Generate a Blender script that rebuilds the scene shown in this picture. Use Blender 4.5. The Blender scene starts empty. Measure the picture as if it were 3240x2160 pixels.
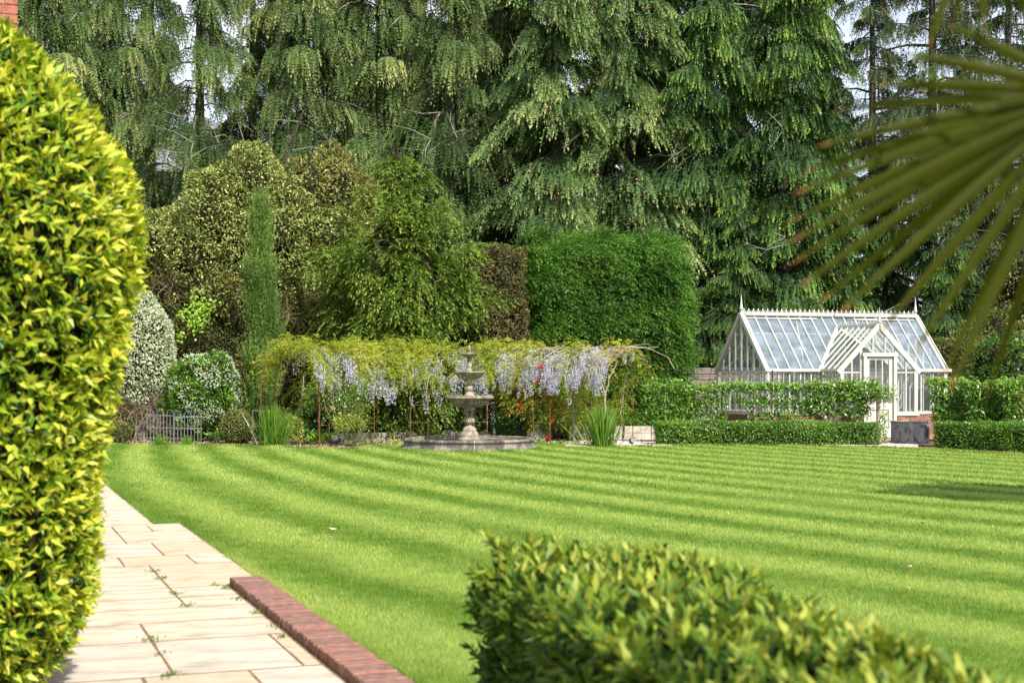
import bpy, math
import numpy as np
from mathutils import Vector, Matrix

# ------------------------------------------------------------------ camera, sky, sun, exposure
S = bpy.context.scene
COL = S.collection
rad = math.radians
F = 4500.0                      # focal length in photograph pixels (50 mm lens)
HOR = 1190.0                    # horizon row of the photograph
CAMZ = 1.7
cam_d = bpy.data.cameras.new('camera')
cam = bpy.data.objects.new('camera', cam_d); COL.objects.link(cam)
cam.location = (0, 0, CAMZ); cam.rotation_euler = (rad(90), 0, 0)
cam_d.sensor_width = 36; cam_d.lens = 50; cam_d.shift_y = 110 / 3240
cam_d.clip_start = 0.1; cam_d.clip_end = 2000
cam_d.dof.use_dof = True; cam_d.dof.focus_distance = 36.5; cam_d.dof.aperture_fstop = 3.4
S.camera = cam
SUN_EL = 44.0
SUNV = Vector((0.52, -0.855, 0)).normalized() * math.cos(rad(SUN_EL)) + Vector((0, 0, math.sin(rad(SUN_EL))))
sd = bpy.data.lights.new('sun', 'SUN'); sun = bpy.data.objects.new('sun', sd); COL.objects.link(sun)
sd.energy = 5.0; sd.angle = rad(0.5); sd.color = (1.0, 0.95, 0.87)
sun.rotation_euler = SUNV.to_track_quat('Z', 'Y').to_euler()
W = bpy.data.worlds.new('World'); S.world = W; W.use_nodes = True
nt = W.node_tree; nt.nodes.clear()
out = nt.nodes.new('ShaderNodeOutputWorld'); bg = nt.nodes.new('ShaderNodeBackground')
sky = nt.nodes.new('ShaderNodeTexSky'); sky.sky_type = 'NISHITA'; sky.sun_disc = False
sky.sun_elevation = rad(SUN_EL); sky.sun_rotation = math.atan2(SUNV.x, SUNV.y)
tc = nt.nodes.new('ShaderNodeTexCoord'); mp = nt.nodes.new('ShaderNodeMapping')
mp.inputs['Scale'].default_value = (1, 1, 2.6)
nz = nt.nodes.new('ShaderNodeTexNoise'); nz.inputs['Scale'].default_value = 3.2; nz.inputs['Detail'].default_value = 7
nz.inputs['Roughness'].default_value = 0.55
rp = nt.nodes.new('ShaderNodeValToRGB'); rp.color_ramp.elements[0].position = .38; rp.color_ramp.elements[1].position = .62
mx = nt.nodes.new('ShaderNodeMix'); mx.data_type = 'RGBA'; mx.inputs['B'].default_value = (8.0, 8.2, 8.7, 1)
L = nt.links.new
L(tc.outputs['Generated'], mp.inputs['Vector']); L(mp.outputs[0], nz.inputs['Vector']); L(nz.outputs[0], rp.inputs[0])
mq = nt.nodes.new('ShaderNodeMath'); mq.operation = 'MULTIPLY_ADD'; mq.inputs[1].default_value = .5; mq.inputs[2].default_value = .38
L(rp.outputs[0], mq.inputs[0]); L(mq.outputs[0], mx.inputs['Factor']); L(sky.outputs[0], mx.inputs['A'])
L(mx.outputs['Result'], bg.inputs[0]); bg.inputs[1].default_value = 0.10; L(bg.outputs[0], out.inputs[0])
S.view_settings.view_transform = 'Standard'; S.view_settings.look = 'None'
S.view_settings.exposure = 0.75; S.view_settings.gamma = 1; S.view_settings.use_curve_mapping = False
S.cycles.use_denoising = True; S.cycles.max_bounces = 8; S.cycles.transparent_max_bounces = 24
S.cycles.sample_clamp_indirect = 6

# ------------------------------------------------------------------ helpers
R = np.random.default_rng(7)
def nrm(a): return a / (np.linalg.norm(a, axis=-1, keepdims=True) + 1e-9)
def at(px, D, z=0.0): return ((px - 1620) / F * D, D, z)
def gd(y): return F * CAMZ / (y - HOR)                # distance of a ground point on that row
def zat(y, D): return CAMZ - (y - HOR) / F * D
_nv = {}
def noise(P, freq, seed=0):
    if seed not in _nv:
        g = np.random.default_rng(1000 + seed); _nv[seed] = (nrm(g.normal(size=(7, 3))) * g.uniform(.6, 1.5, (7, 1)), g.uniform(0, 6.28, 7))
    k, ph = _nv[seed]
    return np.sin(np.asarray(P) @ (k.T * freq * 6.28) + ph).sum(-1) / 3.2
def props(o, label=None, cat=None, group=None, kind=None):
    if label: o['label'] = label
    if cat: o['category'] = cat
    if group: o['group'] = group
    if kind: o['kind'] = kind
    return o
def link(name, me, parent=None, mat=None):
    o = bpy.data.objects.new(name, me); COL.objects.link(o)
    if mat is not None and me is not None and not me.materials: me.materials.append(mat)
    if parent is not None: o.parent = parent
    return o
def thing(name, loc, label, cat, group=None, rz=0):
    o = bpy.data.objects.new(name, None); COL.objects.link(o); o.empty_display_size = .2
    o.location = loc; o.rotation_euler = (0, 0, rz)
    return props(o, label, cat, group)
def mesh_np(name, V, Fc, attr=None, smooth=False):
    """V (n,3), Fc (m,k) equal sized faces, attr (m,) face values"""
    me = bpy.data.meshes.new(name); V = np.asarray(V, 'f4'); Fc = np.asarray(Fc, 'i4')
    m, k = Fc.shape
    me.vertices.add(len(V)); me.vertices.foreach_set('co', V.ravel())
    me.loops.add(m * k); me.loops.foreach_set('vertex_index', Fc.ravel())
    me.polygons.add(m); me.polygons.foreach_set('loop_start', np.arange(m, dtype='i4') * k)
    me.update(calc_edges=True)
    if smooth: me.polygons.foreach_set('use_smooth', np.ones(m, bool))
    if attr is not None:
        a = me.attributes.new('v', 'FLOAT', 'FACE'); a.data.foreach_set('value', np.asarray(attr, 'f4'))
    return me
class MB:
    """collects boxes, tubes, lathes into one mesh"""
    def __init__(s): s.v = []; s.f = []
    def add(s, V, Fs):
        b = len(s.v); s.v += [tuple(map(float, p)) for p in V]; s.f += [tuple(i + b for i in f) for f in Fs]; return s
    def box(s, a, b):
        (x0, y0, z0), (x1, y1, z1) = a, b
        return s.add([(x0,y0,z0),(x1,y0,z0),(x1,y1,z0),(x0,y1,z0),(x0,y0,z1),(x1,y0,z1),(x1,y1,z1),(x0,y1,z1)],
                     [(0,3,2,1),(4,5,6,7),(0,1,5,4),(1,2,6,5),(2,3,7,6),(3,0,4,7)])
    def bar(s, p, q, w, d, up=(0, 0, 1)):
        p = np.array(p, float); q = np.array(q, float); a = nrm(q - p); u = np.array(up, float)
        if abs(a @ u) > .98: u = np.array((0, 1., 0))
        sd = nrm(np.cross(a, u)); u = np.cross(sd, a)
        c = [(-1,-1),(1,-1),(1,1),(-1,1)]
        V = [p + sd*w/2*i + u*d/2*j for i, j in c] + [q + sd*w/2*i + u*d/2*j for i, j in c]
        return s.add(V, [(0,3,2,1),(4,5,6,7),(0,1,5,4),(1,2,6,5),(2,3,7,6),(3,0,4,7)])
    def tube(s, pts, r, n=6):
        pts = [np.array(p, float) for p in pts]; r = r if hasattr(r, '__len__') else [r] * len(pts)
        V = []; Fs = []; ref = None
        for i, p in enumerate(pts):
            a = nrm(pts[min(i+1, len(pts)-1)] - pts[max(i-1, 0)])
            if ref is None: ref = np.array((1., 0, 0)) if abs(a[0]) < .8 else np.array((0, 1., 0))
            u = nrm(ref - a * (a @ ref)); ref = u; w = np.cross(a, u)
            for k in range(n):
                t = 2*math.pi*k/n; V.append(p + r[i]*(u*math.cos(t) + w*math.sin(t)))
        for i in range(len(pts)-1):
            for k in range(n): Fs.append((i*n+k, i*n+(k+1) % n, (i+1)*n+(k+1) % n, (i+1)*n+k))
        Fs.append(tuple(range(n))[::-1]); Fs.append(tuple((len(pts)-1)*n+k for k in range(n)))
        return s.add(V, Fs)
    def lathe(s, prof, c=(0, 0, 0), n=48, a0=0, a1=2*math.pi, rf=None, cap=True):
        full = abs(a1-a0) > 6.28; m = n if full else n+1; V = []; Fs = []
        for j, (r, z) in enumerate(prof):
            for k in range(m):
                t = a0 + (a1-a0)*k/n; rr = r if rf is None else rf(r, z, t, j)
                V.append((c[0]+rr*math.cos(t), c[1]+rr*math.sin(t), c[2]+z))
        for j in range(len(prof)-1):
            for k in range(n): Fs.append((j*m+k, j*m+(k+1) % m, (j+1)*m+(k+1) % m, (j+1)*m+k))
        if not full and cap:
            Fs.append(tuple(j*m for j in range(len(prof)))); Fs.append(tuple(j*m+n for j in range(len(prof)))[::-1])
        if full and cap:
            Fs.append(tuple(range(m))[::-1]); Fs.append(tuple((len(prof)-1)*m+k for k in range(m)))
        return s.add(V, Fs)
    def mesh(s, name, smooth=False):
        me = bpy.data.meshes.new(name); me.from_pydata(s.v, [], s.f); me.update()
        if smooth:
            me.polygons.foreach_set('use_smooth', [True]*len(me.polygons))
            try: me.set_sharp_from_angle(angle=rad(40))
            except Exception: pass
        return me
    def build(s, name, mat, parent=None, smooth=False): return link(name, s.mesh(name, smooth), parent, mat)

# ------------------------------------------------------------------ materials
def newmat(name):
    m = bpy.data.materials.new(name); m.use_nodes = True; t = m.node_tree; t.nodes.clear()
    return m, t, t.nodes.new('ShaderNodeOutputMaterial')
def ramp(t, stops):
    r = t.nodes.new('ShaderNodeValToRGB'); e = r.color_ramp.elements
    while len(e) < len(stops): e.new(.5)
    for el, (p, c) in zip(e, stops): el.position = p; el.color = (*c, 1)
    return r
def leafmat(name, stops, rough=.5, trans=.3, spec=.3, tcol=(1.25, 1.2, .6), gain=1.0):
    stops = [(p, tuple(min(c*gain, .9) for c in cc)) for p, cc in stops]
    m, t, o = newmat(name); a = t.nodes.new('ShaderNodeAttribute'); a.attribute_name = 'v'
    r = ramp(t, stops); t.links.new(a.outputs['Fac'], r.inputs[0])
    p = t.nodes.new('ShaderNodeBsdfPrincipled'); p.inputs['Roughness'].default_value = rough; p.inputs['Specular IOR Level'].default_value = spec
    t.links.new(r.outputs[0], p.inputs['Base Color'])
    tr = t.nodes.new('ShaderNodeBsdfTranslucent'); mm = t.nodes.new('ShaderNodeMix'); mm.data_type = 'RGBA'; mm.blend_type = 'MULTIPLY'
    mm.inputs['Factor'].default_value = 1; mm.inputs['B'].default_value = (*tcol, 1); t.links.new(r.outputs[0], mm.inputs['A'])
    t.links.new(mm.outputs['Result'], tr.inputs[0])
    x = t.nodes.new('ShaderNodeMixShader'); x.inputs[0].default_value = trans
    t.links.new(p.outputs[0], x.inputs[1]); t.links.new(tr.outputs[0], x.inputs[2]); t.links.new(x.outputs[0], o.inputs[0])
    return m
def solid(name, c1, c2=None, rough=.8, scale=8, bump=0, metal=0, detail=6, spec=.4, stretch=(1, 1, 1), c3=None, lo=.35, hi=.65, bscale=None, world=True):
    m, t, o = newmat(name); p = t.nodes.new('ShaderNodeBsdfPrincipled'); t.links.new(p.outputs[0], o.inputs[0])
    p.inputs['Roughness'].default_value = rough; p.inputs['Metallic'].default_value = metal; p.inputs['Specular IOR Level'].default_value = spec
    if c2 is None: p.inputs['Base Color'].default_value = (*c1, 1)
    g = t.nodes.new('ShaderNodeNewGeometry' if world else 'ShaderNodeTexCoord'); mp = t.nodes.new('ShaderNodeMapping'); mp.inputs['Scale'].default_value = stretch
    t.links.new(g.outputs['Position' if world else 'Object'], mp.inputs[0])
    n = t.nodes.new('ShaderNodeTexNoise'); n.inputs['Scale'].default_value = scale; n.inputs['Detail'].default_value = detail
    n.inputs['Roughness'].default_value = .65; t.links.new(mp.outputs[0], n.inputs['Vector'])
    if c2 is not None:
        st = [(lo, c1), (hi, c2)] if c3 is None else [(lo, c1), ((lo+hi)/2, c2), (hi, c3)]
        r = ramp(t, st); t.links.new(n.outputs[0], r.inputs[0]); t.links.new(r.outputs[0], p.inputs['Base Color'])
    if bump:
        b = t.nodes.new('ShaderNodeBump'); b.inputs['Strength'].default_value = 1; b.inputs['Distance'].default_value = bump
        if bscale:
            n = t.nodes.new('ShaderNodeTexNoise'); n.inputs['Scale'].default_value = bscale; n.inputs['Detail'].default_value = 8; t.links.new(mp.outputs[0], n.inputs['Vector'])
        t.links.new(n.outputs[0], b.inputs['Height']); t.links.new(b.outputs[0], p.inputs['Normal'])
    return m
M = {}
M['bark'] = solid('bark', (.022,.016,.012), (.075,.055,.042), scale=6, stretch=(3,3,.6), bump=.02)
M['greybark'] = solid('grey_bark', (.12,.10,.085), (.34,.30,.25), scale=12, stretch=(3,3,.8), bump=.006)
M['paletwig'] = solid('pale_twig', (.20,.16,.11), (.42,.36,.27), scale=14)
M['deadtwig'] = solid('dead_twig', (.10,.065,.04), (.27,.19,.12), scale=9)
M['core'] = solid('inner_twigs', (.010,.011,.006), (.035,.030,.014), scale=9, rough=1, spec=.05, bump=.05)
M['rust'] = solid('rusted_iron', (.06,.026,.018), (.22,.085,.045), c3=(.13,.05,.03), scale=14, rough=.8, metal=.2)
M['iron'] = solid('grey_painted_iron', (.10,.10,.12), (.22,.21,.24), scale=12, rough=.6)
M['white'] = solid('off_white_paint', (.42,.415,.37), (.55,.54,.48), scale=3, rough=.45, detail=4)
M['whited'] = solid('weathered_white_paint', (.42,.30,.22), (.70,.68,.61), c3=(.76,.74,.68), scale=5, rough=.6, lo=.34, hi=.5)
M['zinc'] = solid('grey_metal_finial', (.36,.37,.38), (.55,.55,.56), scale=7, rough=.45, metal=.4)
M['brass'] = solid('brass', (.45,.30,.10), (.6,.42,.15), rough=.35, metal=.9)
M['lead'] = solid('lead_planter', (.13,.125,.125), (.40,.40,.42), c3=(.24,.235,.24), scale=5, rough=.65, metal=.3, bump=.004, stretch=(1,1,.5))
M['soil'] = solid('soil', (.035,.022,.014), (.16,.10,.07), scale=14, bump=.04, c3=(.25,.18,.13), hi=.75, rough=1, spec=.1)
M['wood'] = solid('dark_fence_board', (.085,.07,.062), (.23,.185,.16), scale=3, stretch=(1,1,12), bump=.004)
M['post'] = solid('weathered_post', (.20,.15,.11), (.42,.34,.27), scale=8, stretch=(3,3,.5), bump=.01)
M['black'] = solid('black_plastic', (.015,.015,.018), rough=.35)
M['teal'] = solid('teal_plastic', (.02,.25,.27), rough=.35)
M['mortar'] = solid('mortar', (.42,.36,.27), (.58,.50,.38), scale=20, rough=.95, bump=.004)
M['jointm'] = solid('sandy_joint', (.11,.065,.035), (.24,.15,.085), scale=9, rough=1, bump=.006)
BR = [solid('red_brick_%s' % n, a, b, scale=16, rough=.9, bump=.004) for n, a, b in
      (('bright', (.24,.075,.045), (.36,.14,.09)), ('brown', (.17,.075,.055), (.28,.14,.10)), ('orange', (.32,.13,.06), (.42,.20,.11)), ('dark', (.12,.062,.052), (.22,.12,.095)))]
M['slate'] = solid('roof_slate', (.14,.15,.17), (.22,.22,.25), scale=5)
M['render'] = solid('pale_house_render', (.55,.57,.62), (.66,.68,.72), scale=2)
M['glassdark'] = solid('house_window_glass', (.03,.035,.045), rough=.08, spec=.8)
def glassmat(name, dust_sheen):
    m, t, o = newmat(name); tr = t.nodes.new('ShaderNodeBsdfTransparent'); tr.inputs[0].default_value = (.95,.97,.96,1)
    gl = t.nodes.new('ShaderNodeBsdfGlossy'); gl.inputs['Roughness'].default_value = .02
    fr = t.nodes.new('ShaderNodeFresnel'); fr.inputs[0].default_value = 1.65
    x = t.nodes.new('ShaderNodeMixShader'); gg = t.nodes.new('ShaderNodeNewGeometry'); iv = t.nodes.new('ShaderNodeMath'); iv.operation = 'SUBTRACT'; iv.inputs[0].default_value = 1; t.links.new(gg.outputs['Backfacing'], iv.inputs[1])
    fm = t.nodes.new('ShaderNodeMath'); fm.operation = 'MULTIPLY'; t.links.new(fr.outputs[0], fm.inputs[0]); t.links.new(iv.outputs[0], fm.inputs[1]); t.links.new(fm.outputs[0], x.inputs[0]); t.links.new(tr.outputs[0], x.inputs[1]); t.links.new(gl.outputs[0], x.inputs[2])
    df = t.nodes.new('ShaderNodeBsdfDiffuse'); df.inputs[0].default_value = (.32,.39,.47,1)  # bluish film: partly dusty glass, partly sky reflection painted as diffuse colour
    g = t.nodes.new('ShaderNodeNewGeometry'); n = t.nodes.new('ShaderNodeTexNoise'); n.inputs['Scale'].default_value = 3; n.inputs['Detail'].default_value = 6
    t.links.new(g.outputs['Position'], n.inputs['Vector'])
    mr = t.nodes.new('ShaderNodeMapRange'); mr.inputs[3].default_value = dust_sheen*.6; mr.inputs[4].default_value = dust_sheen*1.4; mr.inputs[1].default_value = .3; mr.inputs[2].default_value = .7
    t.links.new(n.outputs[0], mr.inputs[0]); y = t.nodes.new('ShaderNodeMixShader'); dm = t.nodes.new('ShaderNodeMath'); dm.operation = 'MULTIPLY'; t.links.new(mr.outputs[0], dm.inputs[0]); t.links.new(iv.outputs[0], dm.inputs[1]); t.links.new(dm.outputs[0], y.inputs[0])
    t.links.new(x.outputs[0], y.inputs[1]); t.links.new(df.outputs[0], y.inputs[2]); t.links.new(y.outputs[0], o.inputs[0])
    return m
M['roofglass'] = glassmat('dusty_sky_tint_roof_glass', .36); M['wallglass'] = glassmat('wall_glass', .07); M['porchglass'] = glassmat('porch_roof_glass', .12)  # film also lightens wall and porch panes in place of reflections
# fountain stone: grey-beige with lichen, black algae low down and on shaded mouldings
M['stone'] = solid('weathered_stone', (.055,.05,.042), (.22,.185,.14), c3=(.37,.32,.245), scale=9, lo=.3, hi=.68, rough=.9, bump=.006, stretch=(1,1,.6), bscale=40)
M['basin'] = solid('blackened_basin_stone', (.022,.021,.02), (.10,.092,.08), c3=(.27,.235,.19), scale=5, lo=.32, hi=.68, rough=.9, bump=.006, bscale=35, stretch=(1,1,.5))
M['pale'] = solid('pale_joint', (.42,.38,.30), (.6,.55,.45), scale=20)
M['stain'] = solid('algae_stained_inner_stone', (.20,.11,.05), (.40,.28,.16), scale=7, rough=.8)
M['wallstone'] = solid('cream_wall_stone', (.24,.20,.15), (.48,.43,.35), c3=(.60,.56,.48), scale=5, rough=.9, bump=.008, lo=.3, hi=.6)
m, t, o = newmat('fountain_water'); p = t.nodes.new('ShaderNodeBsdfPrincipled'); p.inputs['Base Color'].default_value = (.05,.045,.03,1); p.inputs['Roughness'].default_value = .06; t.links.new(p.outputs[0], o.inputs[0]); M['water'] = m
m, t, o = newmat('water_drop'); p = t.nodes.new('ShaderNodeBsdfPrincipled'); p.inputs['Base Color'].default_value = (.75,.8,.85,1); p.inputs['Roughness'].default_value = .1; t.links.new(p.outputs[0], o.inputs[0]); M['drop'] = m

# ---- leaf clouds
def leaves(name, P, A, N, Ln, Wd, V, mat, parent=None, fold=.15, mid=.45, kind=None, tri=False):
    A = nrm(A); Sd = nrm(np.cross(A, N)); N2 = np.cross(Sd, A); n = len(P)
    Ln = np.broadcast_to(Ln, (n,))[:, None]; Wd = np.broadcast_to(Wd, (n,))[:, None]
    tip = P + A*Ln; m = P + A*Ln*mid + N2*Wd*fold
    if tri:
        VV = np.stack([P - Sd*Wd*.5, P + Sd*Wd*.5, tip], 1).reshape(-1, 3); Fc = np.arange(n*3).reshape(-1, 3)
    else:
        VV = np.stack([P, m - Sd*Wd*.5, tip, m + Sd*Wd*.5], 1).reshape(-1, 3); Fc = np.arange(n*4).reshape(-1, 4)
    me = mesh_np(name, VV, Fc, np.clip(np.broadcast_to(V, (n,)), 0, 1))
    o = link(name, me, parent, mat)
    if kind: o['kind'] = kind
    return o
def fronds(P, A, N, Ln, k, ll, lw, ang=45, droop=.25, V=None, tipv=0.0, jit=.15):
    """pinnate sprays: k pairs of leaflets + terminal; returns arrays for leaves()"""
    n = len(P); A = nrm(A); Sd = nrm(np.cross(A, N)); Nn = np.cross(Sd, A); Ln = np.broadcast_to(Ln, (n,))
    oP, oA, oN, oL, oW, oV = [], [], [], [], [], []
    V = np.zeros(n) if V is None else V; dn = np.array((0, 0, -1.)); ca, sa = math.cos(rad(ang)), math.sin(rad(ang))
    for i in range(k):
        t = (i + .6) / k; Q = P + A*(Ln*t)[:, None] + dn*(droop*Ln*t*t)[:, None]
        ax = nrm(A + dn*droop*2*t)
        for sg in (-1, 1):
            oP.append(Q); oA.append(nrm(ax*ca + Sd*sg*sa + R.normal(0, jit, (n, 3)))); oN.append(Nn)
            s = (1 - .45*t) * R.uniform(.8, 1.2, n); oL.append(ll*s); oW.append(lw*s); oV.append(V + tipv*t + R.normal(0, .05, n))
    oP.append(P + A*(Ln*.97)[:, None] + dn*(droop*Ln)[:, None]); oA.append(nrm(A + dn*droop*2)); oN.append(Nn); oL.append(np.full(n, ll*.8)); oW.append(np.full(n, lw)); oV.append(V + tipv)
    return [np.concatenate(x) for x in (oP, oA, oN, oL, oW, oV)]
def cat(*a): return [np.concatenate(x) for x in zip(*a)]
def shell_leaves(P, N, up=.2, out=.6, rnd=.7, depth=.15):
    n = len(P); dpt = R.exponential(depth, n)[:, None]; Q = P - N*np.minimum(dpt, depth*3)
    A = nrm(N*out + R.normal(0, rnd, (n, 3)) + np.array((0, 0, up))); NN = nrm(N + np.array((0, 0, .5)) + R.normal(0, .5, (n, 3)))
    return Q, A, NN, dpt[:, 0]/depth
def sph(n, zmin=-1.0):
    z = R.uniform(zmin, 1, n); t = R.uniform(0, 2*math.pi, n); r = np.sqrt(1 - z*z)
    return np.stack([r*np.cos(t), r*np.sin(t), z], 1)
def ell_pts(n, c, rr, bump=.1, bf=.8, seed=1, zmin=-.8, pw=1.0):
    u = sph(n, zmin); rr = np.array(rr, float)
    if pw != 1: u = nrm(np.sign(u)*np.abs(u)**pw)*0 + np.sign(u)*np.abs(u)**pw
    P = u*rr; d = noise(P + np.array(c), bf, seed)*bump + noise(P + np.array(c), bf*2.7, seed+50)*bump*.5
    Nn = nrm(u/rr); return P*(1 + d[:, None]/rr.mean()) + np.array(c), Nn
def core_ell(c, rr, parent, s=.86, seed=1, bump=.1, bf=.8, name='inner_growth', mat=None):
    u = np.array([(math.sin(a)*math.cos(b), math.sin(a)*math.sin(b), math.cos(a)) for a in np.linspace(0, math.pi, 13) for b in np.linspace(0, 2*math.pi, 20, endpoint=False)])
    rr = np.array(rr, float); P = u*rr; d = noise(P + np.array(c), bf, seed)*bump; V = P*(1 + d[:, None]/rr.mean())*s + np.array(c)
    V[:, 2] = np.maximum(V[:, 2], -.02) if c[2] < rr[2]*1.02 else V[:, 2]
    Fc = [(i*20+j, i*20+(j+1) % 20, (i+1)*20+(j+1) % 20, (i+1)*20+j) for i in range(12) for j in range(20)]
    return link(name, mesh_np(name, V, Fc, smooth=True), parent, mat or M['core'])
def box_pts(n, L_, W_, H_, faces='fTlr b', bump=.08, bf=.6, seed=3, rnd=.08):
    """points on a hedge block: local x 0..L, y 0..W (0 is front), z 0..H"""
    ar = {'f': L_*H_, 'b': L_*H_, 'T': L_*W_, 'l': W_*H_, 'r': W_*H_}; ks = [k for k in faces if k in ar]
    cnt = (np.array([ar[k] for k in ks]) / sum(ar[k] for k in ks) * n).astype(int); Ps, Ns = [], []
    for k, c in zip(ks, cnt):
        a, b = R.uniform(0, 1, c), R.uniform(0, 1, c); z0 = np.zeros(c); o1 = np.ones(c)
        P, N = {'f': (np.stack([a*L_, z0, b*H_], 1), (0,-1,.0)), 'b': (np.stack([a*L_, o1*W_, b*H_], 1), (0,1,0)), 'T': (np.stack([a*L_, b*W_, o1*H_], 1), (0,0,1)),
                'l': (np.stack([z0, a*W_, b*H_], 1), (-1,0,0)), 'r': (np.stack([o1*L_, a*W_, b*H_], 1), (1,0,0))}[k]
        Ps.append(P); Ns.append(np.broadcast_to(np.array(N, float), P.shape))
    P = np.concatenate(Ps); N = np.concatenate(Ns); c = np.array((L_/2, W_/2, H_/2))
    # round the arrises
    e = (P - c) / c; far = (np.abs(e) > 1 - rnd*2).sum(1) >= 2; P = np.where(far[:, None], c + (P - c)*(1 - rnd*.35*(np.abs(e).sum(1)-1.6).clip(0)[:, None]), P)
    return P + N*(noise(P, bf, seed)*bump + noise(P, bf*3, seed+9)*bump*.5)[:, None], N
def place(arr, loc, rz, P):
    c, s = math.cos(rz), math.sin(rz); Rm = np.array(((c,-s,0),(s,c,0),(0,0,1))); return P @ Rm.T + np.array(loc)

# ================================================================== GROUND, LAWN, PATH
PO = np.array((-3.85, 16.52)); PA = np.array((-.353, .935)); PA = PA/np.linalg.norm(PA); PB = np.array((PA[1], -PA[0]))
def pw(w, s): p = PO + PA*s + PB*w; return (float(p[0]), float(p[1]))
PRZ = math.atan2(PB[1], PB[0])
props(MB().add([(-400,-60,-.05),(400,-60,-.05),(400,700,-.05),(-400,700,-.05)], [(0,1,2,3)]).build('ground', M['soil']), kind='structure')
def epx(x, y): D = gd(y); return ((x-1620)/F*D, D)
far_edge = [epx(*q) for q in ((100,1405),(380,1405),(600,1407),(800,1410),(950,1415),(1040,1419),(1110,1420),(1190,1411),(1270,1405),(1500,1402),(1720,1404),(1860,1411),(1990,1413),(2070,1410),(2300,1409),(2560,1410),(2790,1414),(2930,1420),(3100,1431),(3240,1437),(3700,1468),(4400,1530))]
lawn_poly = far_edge + [(19, 9), (16, 1), (-.3, -2)] + [pw(-.02, -19), pw(-.02, -5.12), pw(0, -5.12), pw(0, 0), pw(-.3, 0), pw(-.3, 12.5)]
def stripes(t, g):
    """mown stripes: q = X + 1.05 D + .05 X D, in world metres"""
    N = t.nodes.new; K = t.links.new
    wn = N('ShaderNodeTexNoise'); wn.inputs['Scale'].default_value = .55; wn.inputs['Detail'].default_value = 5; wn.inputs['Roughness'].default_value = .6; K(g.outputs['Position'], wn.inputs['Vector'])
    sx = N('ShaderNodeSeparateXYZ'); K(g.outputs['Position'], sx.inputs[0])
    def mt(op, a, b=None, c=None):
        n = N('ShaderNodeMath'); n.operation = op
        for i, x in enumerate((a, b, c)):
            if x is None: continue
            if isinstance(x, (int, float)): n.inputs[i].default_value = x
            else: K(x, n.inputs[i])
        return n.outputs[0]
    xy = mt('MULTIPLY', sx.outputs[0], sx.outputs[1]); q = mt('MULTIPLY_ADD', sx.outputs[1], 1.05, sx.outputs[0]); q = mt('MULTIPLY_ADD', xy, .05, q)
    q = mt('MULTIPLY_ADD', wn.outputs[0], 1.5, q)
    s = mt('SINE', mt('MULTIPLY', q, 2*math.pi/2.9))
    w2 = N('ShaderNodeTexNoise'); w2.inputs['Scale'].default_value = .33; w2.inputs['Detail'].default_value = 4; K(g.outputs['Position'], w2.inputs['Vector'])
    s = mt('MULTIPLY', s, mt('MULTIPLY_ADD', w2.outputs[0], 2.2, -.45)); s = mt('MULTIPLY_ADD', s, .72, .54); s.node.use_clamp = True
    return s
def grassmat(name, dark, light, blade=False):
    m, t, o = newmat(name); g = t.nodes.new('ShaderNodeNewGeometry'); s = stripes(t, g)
    mx = t.nodes.new('ShaderNodeMix'); mx.data_type = 'RGBA'; mx.inputs['A'].default_value = (*dark, 1); mx.inputs['B'].default_value = (*light, 1)  # two greens paint the sheen of blades mown in opposite directions
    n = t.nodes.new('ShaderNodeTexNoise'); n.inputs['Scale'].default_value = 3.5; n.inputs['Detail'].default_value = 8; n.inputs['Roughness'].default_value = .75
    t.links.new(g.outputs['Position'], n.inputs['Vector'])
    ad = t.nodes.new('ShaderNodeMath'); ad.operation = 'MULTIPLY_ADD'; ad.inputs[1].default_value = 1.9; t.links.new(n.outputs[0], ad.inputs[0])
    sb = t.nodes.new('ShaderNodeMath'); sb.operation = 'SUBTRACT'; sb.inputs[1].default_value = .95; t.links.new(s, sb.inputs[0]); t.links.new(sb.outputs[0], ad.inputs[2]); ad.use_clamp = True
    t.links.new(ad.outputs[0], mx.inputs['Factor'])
    src = mx.outputs['Result']
    if blade:
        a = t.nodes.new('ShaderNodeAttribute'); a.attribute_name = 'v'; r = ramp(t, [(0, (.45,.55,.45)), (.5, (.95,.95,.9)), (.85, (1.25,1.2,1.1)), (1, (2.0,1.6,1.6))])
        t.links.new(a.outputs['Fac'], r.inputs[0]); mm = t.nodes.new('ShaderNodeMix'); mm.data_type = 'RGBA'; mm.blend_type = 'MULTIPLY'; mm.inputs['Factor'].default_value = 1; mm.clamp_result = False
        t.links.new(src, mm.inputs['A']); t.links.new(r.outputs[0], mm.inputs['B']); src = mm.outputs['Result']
    p = t.nodes.new('ShaderNodeBsdfPrincipled'); p.inputs['Roughness'].default_value = .55; p.inputs['Specular IOR Level'].default_value = .25 if blade else .05; t.links.new(src, p.inputs['Base Color'])
    if blade:
        tr = t.nodes.new('ShaderNodeBsdfTranslucent'); t.links.new(src, tr.inputs[0]); x = t.nodes.new('ShaderNodeMixShader'); x.inputs[0].default_value = .4
        t.links.new(p.outputs[0], x.inputs[1]); t.links.new(tr.outputs[0], x.inputs[2]); t.links.new(x.outputs[0], o.inputs[0])
    else:
        b = t.nodes.new('ShaderNodeBump'); b.inputs['Distance'].default_value = .03; n2 = t.nodes.new('ShaderNodeTexNoise'); n2.inputs['Scale'].default_value = 60; n2.inputs['Detail'].default_value = 6
        t.links.new(g.outputs['Position'], n2.inputs['Vector']); t.links.new(n2.outputs[0], b.inputs['Height']); t.links.new(b.outputs[0], p.inputs['Normal']); t.links.new(p.outputs[0], o.inputs[0])
    return m
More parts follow.
